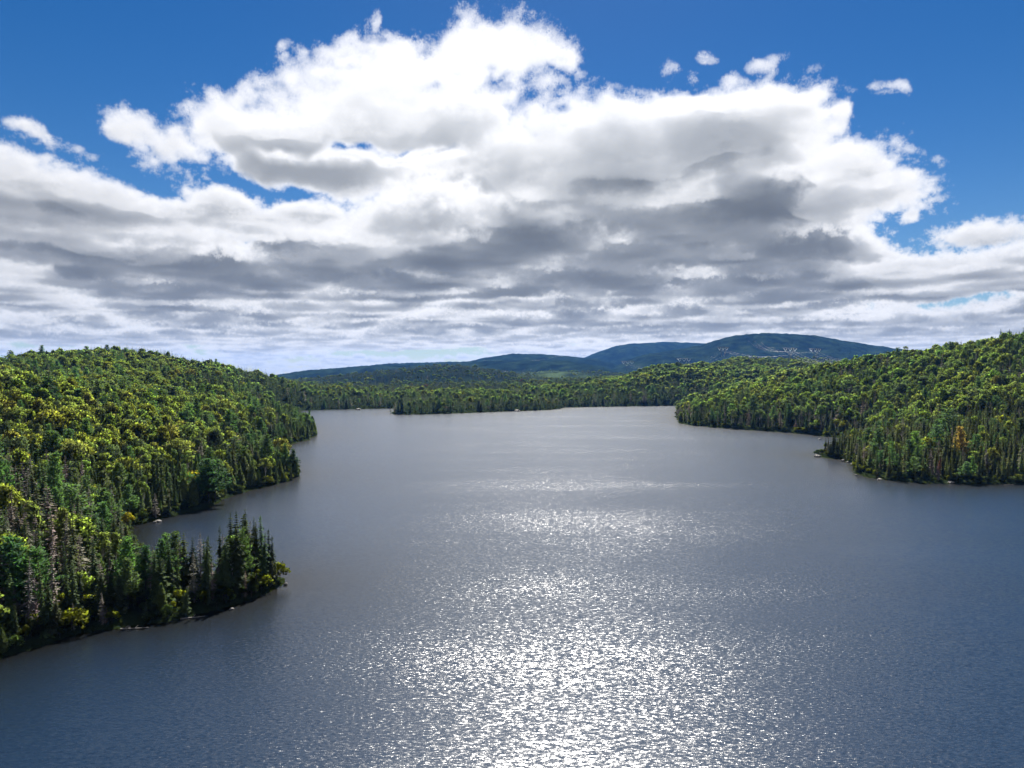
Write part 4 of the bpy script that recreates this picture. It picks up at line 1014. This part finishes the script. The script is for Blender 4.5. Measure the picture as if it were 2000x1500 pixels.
def bars(segs,k=4):
    V=[];Q=[]
    for p0,p1,r in segs:
        p0=np.array(p0,float);p1=np.array(p1,float); a=unit(p1-p0); u=unit(np.cross(a,[.31,.2,.93])); w=np.cross(a,u); b=len(V)
        for p in (p0,p1):
            for i in range(k):
                t=2*math.pi*i/k; V.append(p+r*(math.cos(t)*u+math.sin(t)*w))
        for i in range(k): j=(i+1)%k; Q.append((b+i,b+j,b+k+j,b+k+i))
        Q.append((b,b+3,b+2,b+1)); Q.append((b+k,b+k+1,b+k+2,b+k+3))
    return V,Q
PHASE=15.
def pylon_meshes():
    H=44.; ms={}
    def lattice(x0,x1,h0,h1,w0,w1,n):
        S=[]
        for i in range(n):
            a=i/n;b=(i+1)/n
            def c(t): return np.array([x0+(x1-x0)*t,0,h0+(h1-h0)*t]),w0+(w1-w0)*t
            (pa,wa),(pb,wb)=c(a),c(b)
            ca=[pa+np.array([sx*wa,sy*wa,0]) for sx,sy in ((-1,-1),(1,-1),(1,1),(-1,1))]; cb=[pb+np.array([sx*wb,sy*wb,0]) for sx,sy in ((-1,-1),(1,-1),(1,1),(-1,1))]
            for q in range(4):
                S.append((ca[q],cb[q],.14)); S.append((ca[q],cb[(q+1)%4],.08)); S.append((cb[q],cb[(q+1)%4],.08))
        return S
    ms['mast']=bars(lattice(0,0,0,24,3.6,1.3,6))
    ms['upright']=bars(lattice(-1.0,-12.,24,H,1.0,.9,5)); ms['upright_b']=bars(lattice(1.0,12.,24,H,1.0,.9,5))
    S=[]
    for sx in (-1,1):
        for y in (-.9,.9):
            S+= [((0,y,H+1.6),(sx*24,y*.3,H+.3),.16),((0,y,H-.6),(sx*24,y*.3,H+.1),.16)]
            for i in range(10): S.append(((sx*(i*2.4),y,H+(1.6 if i%2 else -.6)),(sx*((i+1)*2.4),y,H+(-.6 if i%2 else 1.6)*(1-i/10.)),.08))
    ms['crossarm']=bars(S)
    return ms
PM=pylon_meshes()
PME={k:mesh_from('pylon_'+k.replace('_b',''),V,Q,[M_STEEL]) for k,(V,Q) in PM.items()}
def vstring():
    V=[];Q=[]
    for s in (-1,1):
        v,q=bars([((s*5.2,0,0),(0,0,-7.4),.16)],4); b=len(V); V+=v; Q+=[tuple(i+b for i in t) for t in q]
        for i in range(12):
            t=(i+.7)/12.6; c=np.array([s*5.2*(1-t),0,-7.4*t]); v,q=bars([(c+np.array([s*.12,0,.17]),c-np.array([s*.12,0,.17]),.40)],4); b=len(V); V+=v; Q+=[tuple(i+b for i in t_) for t_ in q]
    return mesh_from('insulator_string',V,Q,[M_GLASS])
VST=vstring()
HANG=44.-.4
PYL=[]
def pylon(X,Y,d,yaw,scale,label,bold=1.):
    """middle insulator string hangs at this place of the photograph"""
    x,y,zv=point_at(X,Y,d); g=float(relief(np.array([x]),np.array([y]),np.array([99.]))[0])-1
    root=link(bpy.data.objects.new('power_pylon',None)); top=zv+4*scale
    sc=max((top-g)/HANG,.5)
    root.location=(x,y,g); root.rotation_euler=(0,0,yaw); root.scale=(scale,scale,sc)
    tag(root,label,'pylon','power pylons on the far hills')
    for k,me in PME.items(): link(bpy.data.objects.new(k.replace('_b',''),me),root)
    for i in (-1,0,1):
        o=link(bpy.data.objects.new('insulator_string',VST),root); o.location=(i*PHASE,0,HANG); o.scale=(1,1,scale/sc)
    c,s=math.cos(yaw),math.sin(yaw)
    return [(x+i*PHASE*scale*c,y+i*PHASE*scale*s,g+HANG*sc-7.4*scale) for i in (-1,0,1)]
pA=pylon(1543,683.5,1960,.25,1.,'eastern hill power pylon with the three boldest white insulator V shapes')
pB=pylon(1592,684.5,2080,.25,.92,'power pylon just east of the boldest one, three fainter white V shapes')
pC=pylon(1412,682.,2500,.3,1.,'power pylon against the dark mountain, first of three west of the pale clearing')
pD=pylon(1226,709,2500,-.2,.98,'lowest western power pylon, three small white V shapes beside dark slope')
pE=pylon(1336,704,2250,-.1,.98,'power pylon half sunk behind the treetops of the middle hill')
pF=pylon(986,726,3300,.5,.8,'small power pylon in the pale clearing below the western hills')
pG=[pylon(X,692,5400,.1*k,1.0,l) for k,(X,l) in enumerate(((1107,'tiny power pylon on the far skyline, most westerly of its row'),(1124,'tiny power pylon on the far skyline, second of its row from the west'),(1141,'tiny power pylon on the far skyline, nearest the mountain')))]
NW=[0]
def wire(p0,p1,sag,label,r=.22,n=18,group='wires strung over the far hills'):
    p0=np.array(p0);p1=np.array(p1); t=np.linspace(0,1,n+1)[:,None]; p=p0+(p1-p0)*t; p[:,2]-=4*sag*(t*(1-t))[:,0]
    a=unit(p1-p0); r=r*.22; u=unit(np.cross(a,[0,0,1.])); w=np.cross(u,a); V=[];Q=[]
    for q in p:
        for i in range(4): th=math.pi/2*i; V.append(q+r*(math.cos(th)*u+math.sin(th)*w))
    for k in range(n):
        for i in range(4): j=(i+1)%4; Q.append((k*4+i,k*4+j,k*4+4+j,k*4+4+i))
    o=link(bpy.data.objects.new('power_wire',mesh_from('power_wire',np.array(V)-p0,Q,[M_WIRE]))); o.location=p0
    tag(o,label,'wire',group)
ORD=('first','middle','last')
for i in range(3):
    wire(pA[i],point_at(1462+i*11,666+i*.5,3700),18,'%s of three white wires climbing from the boldest pylon up the mountain'%ORD[i],.30)
    wire(pA[i],point_at(1628+i*16,711-i*1.5,1150),10,'%s of three bright wires from the boldest pylon down behind the eastern hill'%ORD[i],.20)
    wire(pB[i],point_at(1655+i*14,704-i*2.,1180),10,'%s of three wires from the fainter pylon down behind the eastern hill'%ORD[i],.19)
    wire(pB[i],point_at(1475+i*12,673,3900),20,'%s of three thin wires running west from the fainter pylon'%ORD[i],.16)
    wire(pC[i],point_at(1530+i*10,694-i,2150),14,'%s of three wires sagging east from the pylon against the mountain'%ORD[i],.24)
    wire(pC[i],point_at(1335+i*14,711,1700),14,'%s of three wires slanting down west from the mountain pylon'%ORD[i],.12)
    wire(pD[i],point_at(1298+i*10,715,1620),12,'%s of three wires sagging east from the lowest western pylon'%ORD[i],.20)
    wire(pE[i],point_at(1408+i*12,688+i,2480),20,'%s of three faint wires linking the half sunk pylon with the mountain pylon'%ORD[i],.10)
    wire(pF[i],point_at(1035+i*14,744,1900),16,'%s of three wires falling east from the small clearing pylon'%ORD[i],.20)
    wire(pF[i],point_at(930+i*9,706,4300),20,'%s of three wires climbing west from the small clearing pylon'%ORD[i],.22)
    wire(point_at(1000+i*9,706,4600),point_at(1090+i*16,748,1900),26,'%s of three wires crossing the slope east of the clearing'%ORD[i],.20)
    wire(pG[0][i],point_at(940+i*10,704,4700),24,'%s of three hair thin wires from the far skyline pylons'%ORD[i],.22)
# ---------------------------------------------------------------- rocks and stranded wood along the water
def rock_mesh(seed,flat=.5):
    import bmesh
    bm=bmesh.new(); bmesh.ops.create_icosphere(bm,subdivisions=3,radius=1); r=np.random.default_rng(seed); k=r.standard_normal((5,3)); ph=r.random(5)*6
    for v in bm.verts:
        n=np.array(v.co); f=1+sum(.13/(1+.5*i)*math.sin(float(n@k[i])*(2.2+i*1.3)+ph[i]) for i in range(5))
        for pl in k[:3]:
            d=float(n@unit(pl)); 
            if d>.72: f*=.72/d*.98+.02
        v.co=(n[0]*f,n[1]*f*.8,n[2]*f*flat)
    me=bpy.data.meshes.new('rock'); bm.to_mesh(me); bm.free(); me.materials.append(M_ROCK); return me
RK=[rock_mesh(1),rock_mesh(2,.4),rock_mesh(3,.65)]
def rock(X,Y,s,label,v=0,rot=0.,group=None):
    x,y=ground_at(X,Y); o=link(bpy.data.objects.new('shore_rock',RK[v])); o.location=(x,y,.05+.1*s); o.scale=(s,s,s); o.rotation_euler=(0,0,rot); tag(o,label,'rock',group)
rock(309,1019,1.1,'pale boulder standing in the water off the inner cove shore',0,.4)
rock(303,1021,.6,'small pale stone beside the boulder off the cove shore',2,1.)
rock(1857,944,2.0,'flat white rock in the shallows before the yellow shrubs of the spit',1,.2)
rock(1597,892,2.4,'bare grey islet rock at the outermost end of the eastern spit',1,.1)
rock(1605,891.5,1.8,'flat grey rock joining the islet to the eastern spit',1,.9)
rock(1655,903,1.0,'pale grey rock at the spit waterline below the thin spruces',0,.5)
rock(1647,901,1.3,'grey rock in the dark water west of the pale spit rock',2,.2)
rock(1664,906,.9,'pinkish white stone at the bend of the spit shore',0,2.)
rock(1672,929,.7,'pale stone at the outer corner of the eastern spit',2,.3)
rock(1718,937,1.2,'low stone under the yellow shrubs of the spit corner',1,.3)
rock(1600,858,1.4,'pale stone on the dark shore behind the spit',0,.8)
rock(1640,853,1.6,'larger pale stone on the dark shore behind the spit',2,.8)
rock(558,1142,.55,'small dark stone at the tip of the nearest point',2,.8)
rock(452,1190,.5,'small stone on the front bank near the tip of the nearest point',0,.8)
rock(250,1226,.55,'half sunk stone off the front bank of the nearest point',1,.2)
rock(700,800.5,4.,'pale shore rock across the far arm of the lake',1,.2)
rock(1010,803.5,4.5,'small pinkish rock shelf at the waterline of the middle point',1,.1)
def log(X,Y,L,rot,label):
    x,y=ground_at(X,Y); r=np.random.default_rng(int(X)); S=[]; 
    for i in range(8): S.append(((L*i/8,.04*math.sin(i),.12+.03*i/8),(L*(i+1)/8,.04*math.sin(i+1),.12+.03*(i+1)/8),.17*(1-i/11)))
    S+=[((L*.5,0,.15),(L*.6,.5,.55),.05),((L*.7,0,.15),(L*.78,-.5,.45),.04)]
    V,Q=bars(S,6); Q=[q for q in Q]; o=link(bpy.data.objects.new('driftwood_log',mesh_from('driftwood_log',V,Q,[M_LOG]))); o.location=(x,y,0); o.rotation_euler=(0,0,rot); tag(o,label,'log')
log(352,1210,4.5,.35,'bleached fallen log lying along the front bank of the nearest point')
log(235,1230,5.0,.15,'bleached log slanting into the water near the neck of the nearest point')
log(1965,944,9,.5,'long pale fallen trunk on the bank at the eastern end of the spit')
log(1960,948,5,.1,'short pale log lying in the water below the fallen trunk')
# ---------------------------------------------------------------- air
def build_haze():
    m,N,L=material('haze_air'); o=N.new('ShaderNodeOutputMaterial'); v=N.new('ShaderNodeVolumePrincipled')
    v.inputs['Color'].default_value=(.11,.36,1,1); v.inputs['Density'].default_value=HAZE; v.inputs['Anisotropy'].default_value=.0
    L.new(v.outputs[0],o.inputs['Volume'])
    a=14500.; z0,z1=-6.,450.
    V=[(x,y,z) for z in (z0,z1) for x,y in ((-a,-a),(a,-a),(a,a),(-a,a))]
    Q=[(3,2,1,0),(4,5,6,7),(0,1,5,4),(1,2,6,5),(2,3,7,6),(3,0,4,7)]
    tag(link(bpy.data.objects.new('haze',mesh_from('haze',V,Q,[m]))),'thin blue haze over lake and hills','haze',kind='stuff')
HAZE=.000021
build_haze()
print('done',time.time()-T0)
